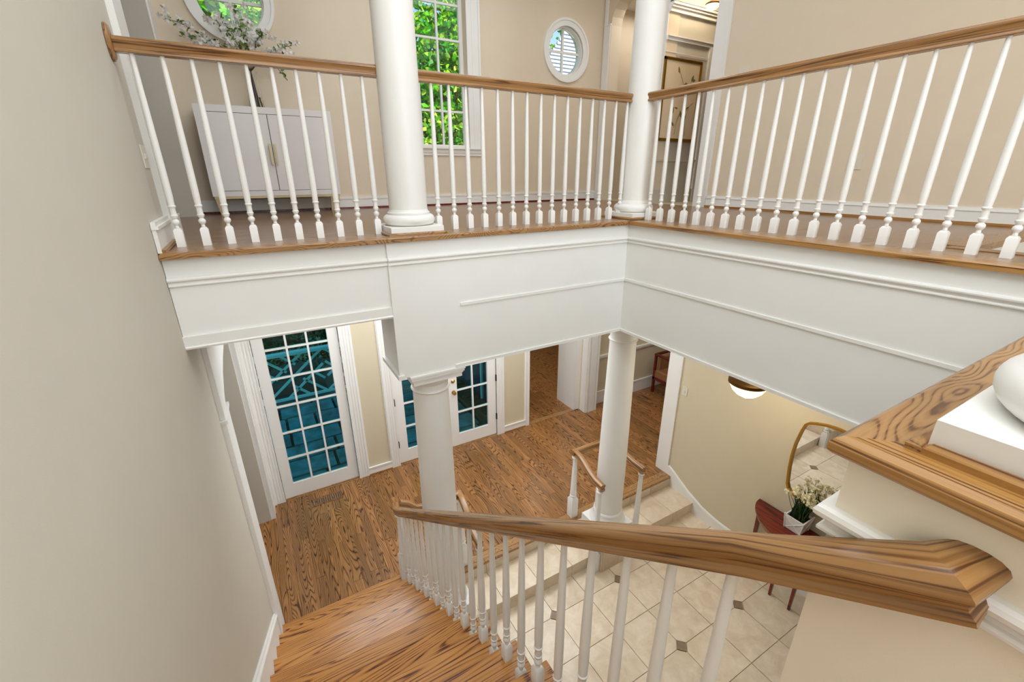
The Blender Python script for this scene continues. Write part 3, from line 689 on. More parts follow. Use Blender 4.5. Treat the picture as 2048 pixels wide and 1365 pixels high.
def casing(name, x0, x1, z0, z1, y=5.33, steps=3, parent=None):
    """fluted casing: stepped boards; outer edge thickest"""
    b = B().box(x0, x1, y - .016, y, z0, z1); wd = x1 - x0
    b.box(x0, x0 + wd * .2, y - .024, y - .016, z0, z1)
    b.box(x0 + wd * .38, x0 + wd * .46, y - .020, y - .016, z0, z1).box(x0 + wd * .62, x0 + wd * .70, y - .020, y - .016, z0, z1)
    b.box(x1 - wd * .12, x1, y - .022, y - .016, z0, z1)
    return st(b.out(name, M['white'], parent))
k_ = 9
for x0, x1 in ((-0.365, -0.243), (0.668, 0.80), (1.115, 1.232), (2.79, 2.91), (3.30, 3.372)):
    casing('trim_%d' % k_, x0, x1, 0.0, 2.55); k_ += 1
for x0, x1 in ((-0.243, 0.668), (1.232, 2.79)):
    casing('trim_%d' % k_, x0, x1, 2.46, 2.55); k_ += 1
# panelled wall sections between the doors: raised base block and frame
def wallpanel(x0, x1, k):
    b = B().box(x0, x1, 5.308, 5.33, 0.022, 0.115).box(x0, x1, 5.300, 5.308, 0.10, 0.122).box(x0, x0 + .012, 5.318, 5.33, .12, 2.9).box(x1 - .012, x1, 5.318, 5.33, .12, 2.9)
    st(b.out('baseboard_front_%d' % k, M['white']))
    st(box('trim_shoe_%d' % k, x0, x1, 5.296, 5.308, 0.0, 0.022, M['nosX']))
wallpanel(0.80, 1.115, 1); wallpanel(2.91, 3.30, 2)
# pilaster at the left end of the door wall, both storeys
st(box('trim_20', -0.80, -0.366, 5.06, 5.33, 0.0, 2.99, M['white']))
st(box('trim_21', -0.60, -0.402, 5.24, 5.48, F2, TOP, M['fascia']))
# opening to the next room: jambs
st(B().box(3.312, 3.372, 5.331, 5.83, 0.0, 2.5).out('trim_22', M['white']))
st(B().box(4.298, 4.41, 5.335, 5.83, 0.0, 2.99).out('trim_23', M['white']))
st(B().box(4.418, 4.452, 5.150, 5.168, 0, 2.99).box(4.47, 4.60, 5.152, 5.168, 0, 2.99).box(4.615, 4.648, 5.150, 5.168, 0, 2.99).box(4.405, 4.411, 5.17, 5.30, 0, 2.99).out('trim_24', M['white']))
st(box('trim_25', 3.31, 4.41, 5.34, 5.82, 2.5, 2.99, M['cream2']))
# right hall wall: base and chair rail
st(B().box(4.65, 8.0, 5.312, 5.33, 0, .21).box(4.65, 8.0, 5.306, 5.33, .20, .235).out('baseboard_back', M['white']))
st(B().box(4.65, 8.0, 5.310, 5.33, .87, .90).box(4.65, 8.0, 5.295, 5.33, .90, .935).out('trim_26', M['white']))
# casing at the end of the foyer wall and its stepped skirting
st(B().box(4.335, 4.352, 3.285, 3.49, -0.0, 3.2).box(4.328, 4.336, 3.285, 3.31, 0.16, 3.2).box(4.60, 4.615, 3.3, 3.49, 0, 3.0).box(4.35, 4.60, 3.49, 3.505, 0, 3.0).out('trim_27', M['white']))
yk = [(3.285, .13), (3.20, .115), (2.85, -.06), (2.55, -.17), (2.45, -.19), (-3.4, -.19)]
loop = [(3.285, 0.0), (3.285, .13), (3.22, .10), (2.95, -.05), (2.70, -.15), (2.5, -.185), (2.3, -.19), (-3.4, -.19), (-3.4, FOY), (3.275, FOY)]
st(B().prism(loop, 'X', 4.335, 4.349).out('baseboard_right', M['white']))
st(B().sweep([(0, 0), (0, .022), (.006, .022), (.012, .012), (.016, 0)], [(4.349, 3.285, .13), (4.349, 3.22, .10), (4.349, 2.95, -.05), (4.349, 2.70, -.15), (4.349, 2.5, -.185), (4.349, 2.3, -.19), (4.349, -3.4, -.19)]).out('trim_28', M['white']))
# pilaster and arch frame on the left wall, both storeys
st(box('trim_29', -0.415, -0.385, 3.22, 3.54, 0.0, 2.28, M['white']))
st(B().box(-0.415, -0.373, 3.205, 3.52, 2.28, 2.305).out('trim_30', M['white']))
st(B().prism([(3.23, 2.306), (3.42, 2.31), (3.52, 2.375), (3.75, 2.45), (4.0, 2.485), (4.3, 2.50), (4.6, 2.485), (4.85, 2.43), (5.0, 2.35), (5.058, 2.306), (5.058, 2.985), (3.23, 2.985)], 'X', -0.415, -0.385).out('trim_31', M['white']))
st(box('trim_32', -0.415, -0.385, 3.19, 3.48, F2 + .12, TOP, M['white']))
st(B().box(-0.415, -0.375, 3.17, 3.50, F2, F2 + .13).box(-0.415, -0.371, 3.17, 3.50, F2 + .13, F2 + .14).out('trim_33', M['white']))
st(B().box(-0.413, -0.396, 2.712, 3.17, F2 + .004, F2 + .115).box(-0.413, -0.384, 2.708, 3.17, F2 + .115, F2 + .130).box(-0.413, -0.392, 2.71, 3.17, F2 + .130, F2 + .150).out('baseboard_left_upper', M['white']))
st(box('trim_34', -0.396, -0.380, 2.712, 3.17, F2 + .003, F2 + .021, M['nosY']))
# upper baseboards
st(B().box(-0.402, 4.60, 5.464, 5.48, F2 + .02, F2 + .105).box(-0.402, 4.60, 5.458, 5.48, F2 + .105, F2 + .128).out('baseboard_front_upper', M['white']))
st(box('trim_35', -0.402, 4.60, 5.452, 5.466, F2, F2 + .02, M['mahog']))
st(B().box(4.584, 4.60, 0.98, 3.49, F2 + .02, F2 + .095).box(4.578, 4.60, 0.98, 3.49, F2 + .095, F2 + .104).box(4.588, 4.60, 0.98, 3.49, F2 + .104, F2 + .122).out('baseboard_right_upper', M['white']))
st(box('trim_36', 4.572, 4.586, 0.98, 3.49, F2, F2 + .02, M['nosY']))
# upper right openings: near cased opening and arched one
st(B().box(4.582, 4.60, 3.495, 3.665, F2, 6.2).box(4.574, 4.582, 3.495, 3.515, F2, 6.2).out('trim_37', M['white']))
st(B().box(4.586, 4.60, 4.34, 4.46, F2, 6.2).out('trim_38', M['white']))
st(B().box(4.586, 4.60, 5.335, 5.455, F2, 5.70).box(4.58, 4.60, 5.325, 5.455, 5.70, 5.715).box(4.586, 4.60, 5.40, 5.455, 5.715, TOP).out('trim_39', M['white']))
# hall beyond
st(box('wall_hall_upper', 4.78, 8.0, 4.35, 4.44, F2, 5.69, M['cream']))
hw = bpy.data.objects
st(box('wall_hall_end', 6.6, 6.7, 3.2, 5.5, F2, TOP, M['cream']))
st(box('ceiling_hall_upper', 4.78, 8.0, 3.2, 5.48, 5.96, 6.02, M['ceil']))
st(B().box(4.6, 6.6, 4.28, 4.35, 5.69, 5.96).out('trim_40', M['cream']))
st(B().box(4.6, 6.6, 4.318, 4.35, 5.60, 5.64).box(4.6, 6.6, 4.30, 4.35, 5.64, 5.665).box(4.6, 6.6, 4.285, 4.35, 5.665, 5.70).out('trim_41', M['white']))
# shallow niche round the picture, moulded head
st(B().box(4.60, 5.42, 4.325, 4.35, 5.325, 5.36).box(4.60, 5.44, 4.310, 4.35, 5.36, 5.372).box(5.362, 5.42, 4.325, 4.35, F2, 5.325).box(4.601, 5.362, 4.333, 4.3385, 5.205, 5.212).out('trim_42', M['white']))
st(B().box(4.601, 5.36, 4.328, 4.3375, 4.005, 4.03).box(4.601, 5.36, 4.331, 4.3385, F2, 3.66).out('trim_43', M['cream']))
st(box('floor_hall_upper', 4.60, 8.0, 3.2, 5.48, F2 - .02, F2, M['grout']))

# ------------------------------------------------------------------ WINDOWS (upper)
wz = 5.365
def round_window(k, cx):
    t = bpy.data.objects.new('window_%d' % k, None); C.objects.link(t); t.location = (cx, 5.48, wz); W[t] = Vector(t.location); t['kind'] = 'structure'
    B().prism(circ(cx, wz, .362, 56), 'Y', 5.462, 5.48, [circ(cx, wz, .275, 56)]).out('casing', M['white'], t)
    B().prism(circ(cx, wz, .362, 56), 'Y', 5.452, 5.462, [circ(cx, wz, .335, 56)]).out('casing_rim', M['white'], t)
    B().prism(circ(cx, wz, .284, 56), 'Y', 5.50, 5.60, [circ(cx, wz, .262, 56)]).out('sash', M['white'], t)
    B().box(cx - .013, cx + .013, 5.555, 5.585, wz - .262, wz + .262).box(cx - .262, cx + .262, 5.557, 5.583, wz - .013, wz + .013).out('muntin', M['white'], t)
    for sx in (-1, 1):
        for sz in (-1, 1):
            pts = [(cx + sx * .012, wz + sz * .012)] + [(cx + sx * .262 * math.cos(a), wz + sz * .262 * math.sin(a)) for a in [PI / 2 * i / 10 for i in range(11)]]
            pts = [(max(p[0], cx + .012) if sx > 0 else min(p[0], cx - .012), max(p[1], wz + .012) if sz > 0 else min(p[1], wz - .012)) for p in pts]
            B().prism(pts, 'Y', 5.568, 5.572).out('pane', M['glass'], t)
round_window(1, 0.2); round_window(3, 3.985)
t = bpy.data.objects.new('window_2', None); C.objects.link(t); t.location = (2.105, 5.48, 4.165); W[t] = Vector(t.location); t['kind'] = 'structure'
B().box(2.615, 2.72, 5.462, 5.48, 4.16, 6.2).box(2.70, 2.722, 5.452, 5.462, 4.16, 6.2).box(1.49, 1.595, 5.462, 5.48, 4.16, 6.2).box(1.488, 1.51, 5.452, 5.462, 4.16, 6.2).out('casing', M['white'], t)
box('casing', 1.49, 2.72, 5.462, 5.48, 6.11, 6.2, M['white'], t)
B().box(2.555, 2.615, 5.466, 5.48, 4.16, 6.11).box(1.595, 1.655, 5.466, 5.48, 4.16, 6.11).out('inner_casing', M['white'], t)
B().box(1.47, 2.74, 5.43, 5.50, 4.148, 4.166).out('sill', M['white'], t)
B().box(1.49, 2.72, 5.455, 5.48, 4.105, 4.148).box(1.49, 2.72, 5.464, 5.48, 4.075, 4.105).out('apron', M['white'], t)
def sash(y, z0, z1, rows):
    gx0, gx1 = 1.695, 2.512
    B().box(1.655, gx0, y, y + .04, z0, z1).box(gx1, 2.555, y, y + .04, z0, z1).box(gx0, gx1, y, y + .04, z0, z0 + .035).box(gx0, gx1, y, y + .04, z1 - .035, z1).out('sash_frame', M['white'], t)
    for i in (1, 2): xx = gx0 + (gx1 - gx0) * i / 3; box('muntin', xx - .011, xx + .011, y + .006, y + .034, z0 + .035, z1 - .035, M['white'], t)
    h = (z1 - z0 - .07) / rows
    for j in range(1, rows): zz = z0 + .035 + h * j; box('muntin', gx0, gx1, y + .008, y + .032, zz - .011, zz + .011, M['white'], t)
    for i in range(3):
        for j in range(rows):
            a = gx0 + (gx1 - gx0) * i / 3; box('pane', a + .008, a + (gx1 - gx0) / 3 - .008, y + .018, y + .022, z0 + .035 + h * j + .006, z0 + .035 + h * (j + 1) - .006, M['glass'], t)
sash(5.54, 4.166, 4.975, 2); sash(5.585, 4.94, 6.05, 3)

# ------------------------------------------------------------------ UPPER CABINET WITH BRANCHES
cb = thing('sideboard', 'off-white two-door sideboard on pale gold legs below the left round window', 'cabinet', (0.31, 5.24, F2))
X0c, X1c, Yc0, Yc1, Z0c, Z1c = -0.253, 0.868, 5.05, 5.44, 3.672, 4.437
B().box(X0c, X1c, Yc0, Yc1, Z1c - .055, Z1c).box(X0c, X1c, Yc0, Yc1, Z0c, Z0c + .045).box(X0c, X0c + .05, Yc0, Yc1, Z0c + .045, Z1c - .055).box(X1c - .05, X1c, Yc0, Yc1, Z0c + .045, Z1c - .055).box(X0c + .05, X1c - .05, Yc1 - .02, Yc1, Z0c + .045, Z1c - .055).out('body', M['cab'], cb)
box('inner_shadow_gap', X0c + .05, X1c - .05, Yc0 + .010, Yc0 + .02, Z0c + .045, Z1c - .055, M['shadowgap'], cb)
for x0, x1, hx in ((X0c + .054, .304, .287), (.310, X1c - .054, .329)):
    d = box('door', x0, x1, Yc0 + .001, Yc0 + .012, Z0c + .049, Z1c - .059, M['cab'], cb)
    B().box(hx - .009, hx + .009, Yc0 - .028, Yc0 - .018, 3.948, 4.130).box(hx - .005, hx + .005, Yc0 - .018, Yc0 + .001, 3.96, 3.97).box(hx - .005, hx + .005, Yc0 - .018, Yc0 + .001, 4.108, 4.118).out('door_handle', M['cableg'], d)
B().box(X0c + .01, X1c - .01, Yc0 + .004, Yc1 - .01, Z0c - .022, Z0c).out('base_frame', M['cableg'], cb)
for xx in (X0c + .035, X1c - .035):
    for yy in (Yc0 + .03, Yc1 - .04):
        s_ = 1 if xx < .3 else -1
        v = [(xx - .022, yy - .014, Z0c - .022), (xx + .022, yy - .014, Z0c - .022), (xx + .022, yy + .014, Z0c - .022), (xx - .022, yy + .014, Z0c - .022),
             (xx - .012 + s_ * .012, yy - .010, F2), (xx + .012 + s_ * .012, yy - .010, F2), (xx + .012 + s_ * .012, yy + .010, F2), (xx - .012 + s_ * .012, yy + .010, F2)]
        B().add(v, [(0, 1, 2, 3), (7, 6, 5, 4), (0, 4, 5, 1), (1, 5, 6, 2), (2, 6, 7, 3), (3, 7, 4, 0)]).out('leg', M['cableg'], cb)
vx, vy = 0.255, 5.25
vs = thing('glass_vase', 'clear glass vase holding the blossom branches on the off-white sideboard', 'vase', (vx, vy, Z1c))
B().lathe([(.058, 0), (.060, .004), (.055, .16), (.036, .24), (.040, .29), (.048, .315), (.0455, .313), (.037, .29), (.033, .24), (.052, .16), (.056, .012), (.002, .010)], 28, vx, vy, Z1c).out('glass', M['vase'], vs, True)
B().lathe([(.050, .013), (.050, .10), (.001, .1005)], 24, vx, vy, Z1c).out('water', M['water'], vs, True)
br = thing('blossom_branches', 'spray of white blossom branches standing in the glass vase', 'flowers', (vx, vy, Z1c + .02))
rnd = random.Random(5)
tips = [(-0.30, 5.12, 5.06), (-0.10, 5.15, 4.96), (0.02, 5.05, 5.10), (0.10, 5.25, 5.14), (0.22, 5.18, 5.22), (0.30, 5.30, 5.16), (0.40, 5.15, 5.05), (0.62, 5.10, 4.96), (0.55, 5.2, 4.90), (-0.20, 5.3, 4.98), (0.52, 5.12, 4.70)]
lf = B(); pt = B()
def leafquad(b, p, d, l, wd, r_):
    d = Vector(d).normalized(); s_ = d.cross(Vector((r_.uniform(-1, 1), r_.uniform(-1, 1), r_.uniform(-1, 1)))); s_.normalize(); p = Vector(p); n_ = d.cross(s_) * l * .08
    b.add([p, p + d * l * .35 + s_ * wd + n_, p + d * l * .75 + s_ * wd * .6, p + d * l, p + d * l * .75 - s_ * wd * .6, p + d * l * .35 - s_ * wd + n_], [(0, 1, 2, 3, 4, 5)])
for ti, tp in enumerate(tips):
    p0 = Vector((vx + rnd.uniform(-.03, .03), vy + rnd.uniform(-.03, .03), Z1c + .02)); p1 = Vector((vx, vy, Z1c + .31)); p3 = Vector(tp)
    p2 = p1.lerp(p3, .45) + Vector((0, 0, .10 if ti != 10 else .25))
    path = [p0, p1]
    for i in range(1, 9):
        u = i / 8; q = p1.lerp(p2, u).lerp(p2.lerp(p3, u), u) + Vector((rnd.uniform(-.008, .008), rnd.uniform(-.008, .008), rnd.uniform(-.008, .008))); path.append(q)
    B().tube(path, [.004] * 2 + [.0042 - .0003 * i for i in range(8)], 5).out('twig', M['stem'], br)
    for i, q in enumerate(path[3:]):
        for _ in range(4): leafquad(lf, q + Vector((rnd.uniform(-.02, .02),) * 3), (rnd.uniform(-1, 1), rnd.uniform(-1, 1), rnd.uniform(-.6, 1)), rnd.uniform(.03, .055), rnd.uniform(.010, .016), rnd)
        if i >= 2 and ti != 10:
            for _ in range(4):
                cpt = q + Vector((rnd.gauss(0, .028), rnd.gauss(0, .028), rnd.gauss(0, .028)))
                for a in range(5):
                    an = a * 2 * PI / 5 + rnd.random(); leafquad(pt, cpt, (math.cos(an), rnd.uniform(-.4, .4), math.sin(an)), .030, .013, rnd)
o = lf.out('leaves', M['vleaf'], br); o['kind'] = 'stuff'
o = pt.out('blossoms', M['petal'], br); o['kind'] = 'stuff'

# ------------------------------------------------------------------ PICTURE, SWITCHES, LAMPS
pc = thing('framed_picture', 'botanical picture in a gold frame hanging in the upper hall niche', 'picture', (4.92, 4.33, 4.2))
px0, px1, pz0, pz1 = 4.585, 5.246, 4.246, 5.157; py = 4.318
B().box(px0, px1, py, 4.334, pz0, pz0 + .032).box(px0, px1, py, 4.334, pz1 - .032, pz1).box(px0, px0 + .032, py, 4.334, pz0, pz1).box(px1 - .032, px1, py, 4.334, pz0, pz1).box(px0 + .008, px1 - .008, py - .006, py, pz1 - .014, pz1 - .004).box(px1 - .014, px1 - .004, py - .006, py, pz0 + .008, pz1 - .008).out('frame', M['gold'], pc)
box('canvas', px0 + .03, px1 - .03, 4.326, 4.332, pz0 + .03, pz1 - .03, M['canvas'], pc)
def strk(pts, wd, mt, nm):
    B().tube([(a, 4.3255, b) for a, b in pts], wd, 4).out(nm, mt, pc)
cxp = 5.0
for pts in ([(4.98, 4.30), (4.97, 4.5), (5.0, 4.72), (4.99, 4.86)], [(4.88, 4.32), (4.90, 4.45), (4.95, 4.6)], [(5.0, 4.72), (5.06, 4.85), (5.09, 4.95)], [(4.97, 4.86), (4.90, 4.97), (4.86, 5.02)], [(4.86, 4.40), (4.93, 4.55), (5.08, 4.62)], [(5.07, 4.32), (5.05, 4.5), (5.10, 4.66), (5.17, 4.70)]):
    strk(pts, .0022, M['pstem'], 'painted_stem')
def pleaf(x, z, a, l, w_, mt, nm='painted_leaf'):
    d = Vector((math.cos(a), 0, math.sin(a))); s_ = Vector((-d.z, 0, d.x)); p = Vector((x, 4.3252, z)); v = [p, p + d * l * .3 + s_ * w_, p + d * l * .7 + s_ * w_ * .7, p + d * l, p + d * l * .7 - s_ * w_ * .7, p + d * l * .3 - s_ * w_]
    B().add(v + [q + Vector((0, .002, 0)) for q in v], [(0, 1, 2, 3, 4, 5), (11, 10, 9, 8, 7, 6)]).out(nm, mt, pc)
for a in ((4.86, 5.0, 1.9, .08, .018), (5.09, 4.93, 1.2, .08, .022), (5.10, 4.94, .2, .06, .018), (4.97, 4.80, 1.7, .07, .014), (4.98, 4.52, 2.0, .09, .022), (4.86, 4.42, 2.4, .08, .016), (5.0, 4.48, .9, .09, .02), (4.90, 4.62, 3.0, .07, .012), (5.04, 4.62, .5, .07, .012), (4.80, 4.55, 1.3, .09, .022)): pleaf(*a, M['pleaf'])
for i in range(9): pleaf(4.995, 4.885, i * .7, .035, .007, M['pink'], 'painted_petal')
for lab, cat, x_, y_, z_, hh, tgl, nm in (('beige switch plate with toggles on the right landing wall just above the handrail', 'switch', 4.6, 3.27, 4.80, .115, 1, 'light_switch'), ('blank cream cover plate low on the right landing wall behind the balusters', 'outlet', 4.6, 2.066, 3.94, .115, 0, 'cover_plate')):
    sw = thing(nm, lab, cat, (x_, y_, z_)); B().box(x_ - .007, x_, y_ - .055, y_ + .055, z_ - hh / 2, z_ + hh / 2).out('plate', M['plate'], sw)
    if tgl:
        for q in (-.024, .024): box('toggle', x_ - .014, x_ - .007, y_ + q - .006, y_ + q + .006, z_ - .014, z_ + .012, M['plate'], sw)
    else: box('insert', x_ - .009, x_ - .007, y_ - .02, y_ + .02, z_ - .035, z_ + .035, M['plate'], sw)
sw = thing('light_switch', 'slim white triple switch plate on the left wall beside the arched upper passage', 'switch', (-.415, 3.10, 3.95))
B().box(-.415, -.410, 3.04, 3.16, 3.89, 4.00).out('plate', M['plate'], sw)
for q in (3.07, 3.10, 3.13): box('toggle', -.410, -.404, q - .005, q + .005, 3.935, 3.96, M['plate'], sw)
sw = thing('light_switch', 'cream switch plate on the foyer wall beside the white door casing', 'switch', (4.35, 3.2, 1.29))
B().box(4.342, 4.35, 3.17, 3.245, 1.24, 1.355).out('plate', M['plate'], sw); box('toggle', 4.334, 4.342, 3.202, 3.214, 1.285, 1.31, M['plate'], sw)
# foyer lamp
lp = thing('ceiling_lamp', 'lit opal glass bowl lamp with a brass rim hanging in the foyer', 'lamp', (3.62, 2.03, 1.92))
lx, ly, lz = 3.66, 2.055, 2.07
B().lathe([(.158, 0.0), (.150, -.03), (.128, -.07), (.092, -.105), (.048, -.128), (.012, -.136)], 36, lx, ly, lz).out('glass_bowl', M['lamp'], lp, True)
B().lathe([(.160, -.006), (.170, .0), (.170, .030), (.150, .040), (.06, .055), (.02, .06), (.014, .3), (.014, .80), (.055, .81), (.06, .85), (.02, .9)], 36, lx, ly, lz).out('brass_rim', M['brassd'], lp, True)
B().lathe([(.010, -.136), (.012, -.145), (.004, -.155)], 12, lx, ly, lz).out('finial', M['brassd'], lp, True)
pl_ = bpy.data.lights.new('lamp_bulb', 'POINT'); pl_.energy = 6; pl_.color = (1, .85, .62); pl_.shadow_soft_size = .08
po = bpy.data.objects.new('lamp_bulb', pl_); po.location = (lx + .05, ly, lz - .23); C.objects.link(po)
lp2 = thing('ceiling_lamp', 'small lit glass lamp on the upper hall ceiling at the top of the picture', 'lamp', (5.34, 3.95, 5.77))
hx, hy = 5.34, 4.36
def rayp(px, py_, y=None):
    d = Vector((R[0][0] * (px - 1024) / 880.9 + R[1][0] * (py_ - 682.5) / 880.9 + R[2][0], R[0][1] * (px - 1024) / 880.9 + R[1][1] * (py_ - 682.5) / 880.9 + R[2][1], R[0][2] * (px - 1024) / 880.9 + R[1][2] * (py_ - 682.5) / 880.9 + R[2][2]))
    return d
lx, ly, lz = 5.02, 4.10, 5.66
B().lathe([(.075, 0), (.07, -.02), (.045, -.045), (.01, -.055)], 24, lx, ly, lz).out('glass_bowl', M['lamp'], lp2, True)
B().lathe([(.078, 0), (.082, .01), (.05, .03), (.012, .04), (.012, .30)], 24, lx, ly, lz).out('brass_fitting', M['brassd'], lp2, True)

# ------------------------------------------------------------------ FOYER FURNITURE
TC = (4.335, 1.53); TZ = 0.49
ct = thing('console_table', 'half-round red mahogany console table against the foyer wall', 'table', (4.2, 1.53, FOY))
def demi(a, b, z0, z1, n=28, k=0.0):
    pts = [(TC[0] - b * math.sin(PI * i / n), TC[1] - a * math.cos(PI * i / n)) for i in range(n + 1)]
    return B().prism(pts, 'Z', z0, z1)
demi(.52, .385, TZ - .018, TZ).out('top', M['mahog'], ct)
demi(.49, .355, TZ - .085, TZ - .018).out('apron', M['cushion'], ct)
for (lx_, ly_) in ((4.30, 1.06), (4.30, 2.00), (4.045, 1.60), (4.045, 1.40)):
    a, c = .021, .011; z0, z1 = FOY, TZ - .02
    v = [(lx_ - c, ly_ - c, z0), (lx_ + c, ly_ - c, z0), (lx_ + c, ly_ + c, z0), (lx_ - c, ly_ + c, z0), (lx_ - a, ly_ - a, z1), (lx_ + a, ly_ - a, z1), (lx_ + a, ly_ + a, z1), (lx_ - a, ly_ + a, z1)]
    B().add(v, [(0, 3, 2, 1), (4, 5, 6, 7), (0, 1, 5, 4), (1, 2, 6, 5), (2, 3, 7, 6), (3, 0, 4, 7)]).out('leg', M['mahog'], ct)
mr = thing('wall_mirror', 'shield-shaped mirror in a thin gold frame above the console table', 'mirror', (4.34, 1.52, .72))
half = [(0.0, .480), (.04, .478), (.11, .468), (.20, .442), (.255, .418), (.285, .385), (.305, .30), (.328, .15), (.336, 0.0), (.330, -.15), (.312, -.33), (.29, -.385), (.25, -.415), (.15, -.445), (.05, -.462), (0, -.464)]
mc = (1.522, 1.185)
outl = [(mc[0] + a, mc[1] + b) for a, b in half] + [(mc[0] - a, mc[1] + b) for a, b in reversed(half[1:-1])]
inn = [(mc[0] + (p[0] - mc[0]) * .945, mc[1] + (p[1] - mc[1]) * .962) for p in outl]
B().prism(outl, 'X', 4.315, 4.349, [inn]).out('frame', M['gold'], mr)
B().prism(inn, 'X', 4.336, 4.349).out('mirror_glass', M['mirror'], mr)
pn = thing('planter_box', 'square white wooden planter with corner posts on the console table', 'planter', (4.235, 1.605, TZ))
pcx, pcy = 4.232, 1.604; pa, pb, ph = .092, .075, .155
v = []
for z_, a in ((TZ, pb), (TZ + ph, pa)): v += [(pcx - a, pcy - a, z_), (pcx + a, pcy - a, z_), (pcx + a, pcy + a, z_), (pcx - a, pcy + a, z_)]
for z_, a in ((TZ + ph, pa - .012), (TZ + ph - .02, pa - .014)): v += [(pcx - a, pcy - a, z_), (pcx + a, pcy - a, z_), (pcx + a, pcy + a, z_), (pcx - a, pcy + a, z_)]
f = [(0, 3, 2, 1)] + [(i, (i + 1) % 4, 4 + (i + 1) % 4, 4 + i) for i in range(4)] + [(4 + i, 4 + (i + 1) % 4, 8 + (i + 1) % 4, 8 + i) for i in range(4)] + [(8 + i, 8 + (i + 1) % 4, 12 + (i + 1) % 4, 12 + i) for i in range(4)] + [(12, 13, 14, 15)]
B().add(v, f).out('box', M['white'], pn)
for sx in (-1, 1):
    for sy in (-1, 1):
        B().tube([(pcx + sx * pb, pcy + sy * pb, TZ), (pcx + sx * pa, pcy + sy * pa, TZ + ph + .012)], .008, 6).out('corner_post', M['white'], pn)
for sx, sy in ((-1, 0), (0, -1)):
    e = B()
    for s1 in (-1, 1):
        if sx: e.tube([(pcx - pb - .001, pcy - s1 * pb * .9, TZ + .01), (pcx - pa - .001, pcy + s1 * pa * .9, TZ + ph - .01)], .004, 4)
        else: e.tube([(pcx - s1 * pb * .9, pcy - pb - .001, TZ + .01), (pcx + s1 * pa * .9, pcy - pa - .001, TZ + ph - .01)], .004, 4)
    e.out('cross_slats', M['white'], pn)
box('soil', pcx - pa + .015, pcx + pa - .015, pcy - pa + .015, pcy + pa - .015, TZ + ph - .035, TZ + ph - .018, M['soil'], pn)
fw = thing('white_narcissus', 'clump of cream narcissus flowers with dark green leaves in the white planter', 'flowers', (pcx, pcy, TZ + ph - .02))
rn = random.Random(11); bl = B(); pe = B()
for i in range(70):
    x0_, y0_ = pcx + rn.uniform(-.06, .06), pcy + rn.uniform(-.06, .06); l = rn.uniform(.13, .24); an = rn.uniform(0, 2 * PI); lean = rn.uniform(.02, .09); wd = rn.uniform(.006, .010)
    s_ = Vector((-math.sin(an), math.cos(an), 0)); P_ = [Vector((x0_ + math.cos(an) * lean * u * u, y0_ + math.sin(an) * lean * u * u, TZ + ph - .02 + l * u)) for u in (0, .35, .7, 1)]
    v = []
    for q, ww in zip(P_, (wd, wd, wd * .8, .001)): v += [q - s_ * ww, q + s_ * ww]
    bl.add(v, [(0, 1, 3, 2), (2, 3, 5, 4), (4, 5, 7, 6)])
heads = [Vector((pcx + rn.uniform(-.09, .11) , pcy + rn.uniform(-.13, .13), TZ + ph + rn.uniform(.20, .29))) for _ in range(16)]
heads = [Vector((min(h.x, 4.30), h.y, h.z)) for h in heads]
for h in heads:
    B().tube([(pcx + (h.x - pcx) * .3, pcy + (h.y - pcy) * .3, TZ + ph - .02), (pcx + (h.x - pcx) * .8, pcy + (h.y - pcy) * .8, h.z - .09), tuple(h)], .0028, 5).out('stem', M['blade'], fw)
    for _ in range(14):
        c_ = h + Vector((rn.gauss(0, .02), rn.gauss(0, .02), rn.gauss(0, .016))); nrm = (c_ - h + Vector((0, 0, .01))).normalized(); a_ = nrm.cross(Vector((.3, .2, .9))).normalized(); b_ = nrm.cross(a_)
        for k in range(6):
            an = k * PI / 3; d = a_ * math.cos(an) + b_ * math.sin(an); s_ = nrm.cross(d); pe.add([c_, c_ + d * .009 + s_ * .0045, c_ + d * .017 + nrm * .002, c_ + d * .009 - s_ * .0045], [(0, 1, 2, 3)])
o = bl.out('leaf_blades', M['blade'], fw); o['kind'] = 'stuff'
o = pe.out('petals', M['petalc'], fw); o['kind'] = 'stuff'

# armchair by the far hall wall
ch = thing('armchair', 'red-brown wooden armchair with tan cushion by the hall wall beyond the casing', 'chair', (6.3, 4.9, 0))
for (x_, y_) in ((6.02, 5.15), (6.02, 4.62), (6.55, 5.15), (6.55, 4.62)): box('leg', x_ - .02, x_ + .02, y_ - .02, y_ + .02, 0, .74 if y_ < 5 else .75, M['mahog'], ch)
for x_ in (6.02, 6.55): box('arm', x_ - .025, x_ + .025, 4.58, 5.17, .74, .775, M['mahog'], ch)
B().box(6.045, 6.525, 5.135, 5.175, .735, .775).out('back_frame', M['mahog'], ch)
B().box(6.0, 6.57, 4.60, 5.17, .26, .32).out('seat_rail', M['mahog'], ch)
box('seat_cushion', 6.01, 6.56, 4.60, 5.13, .32, .46, M['cushion'], ch, .02)
box('back_cushion', 6.06, 6.51, 5.07, 5.13, .46, .72, M['cushion'], ch, .01)

# floor vent
fv = thing('floor_vent', 'slotted wooden floor register in front of the left glazed door', 'vent', (.215, 5.11, 0))
box('back', .03, .40, 5.035, 5.185, .0012, .0022, M['shadowgap'], fv)
B().box(.03, .40, 5.035, 5.055, .0012, .005).box(.03, .40, 5.165, 5.185, .0012, .005).box(.03, .045, 5.055, 5.165, .0012, .005).box(.385, .40, 5.055, 5.165, .0012, .005).out('frame', M['floorY'], fv)
for i in range(13): box('slat', .058 + i * .025, .070 + i * .025, 5.055, 5.165, .0022, .005, M['floorY'], fv)

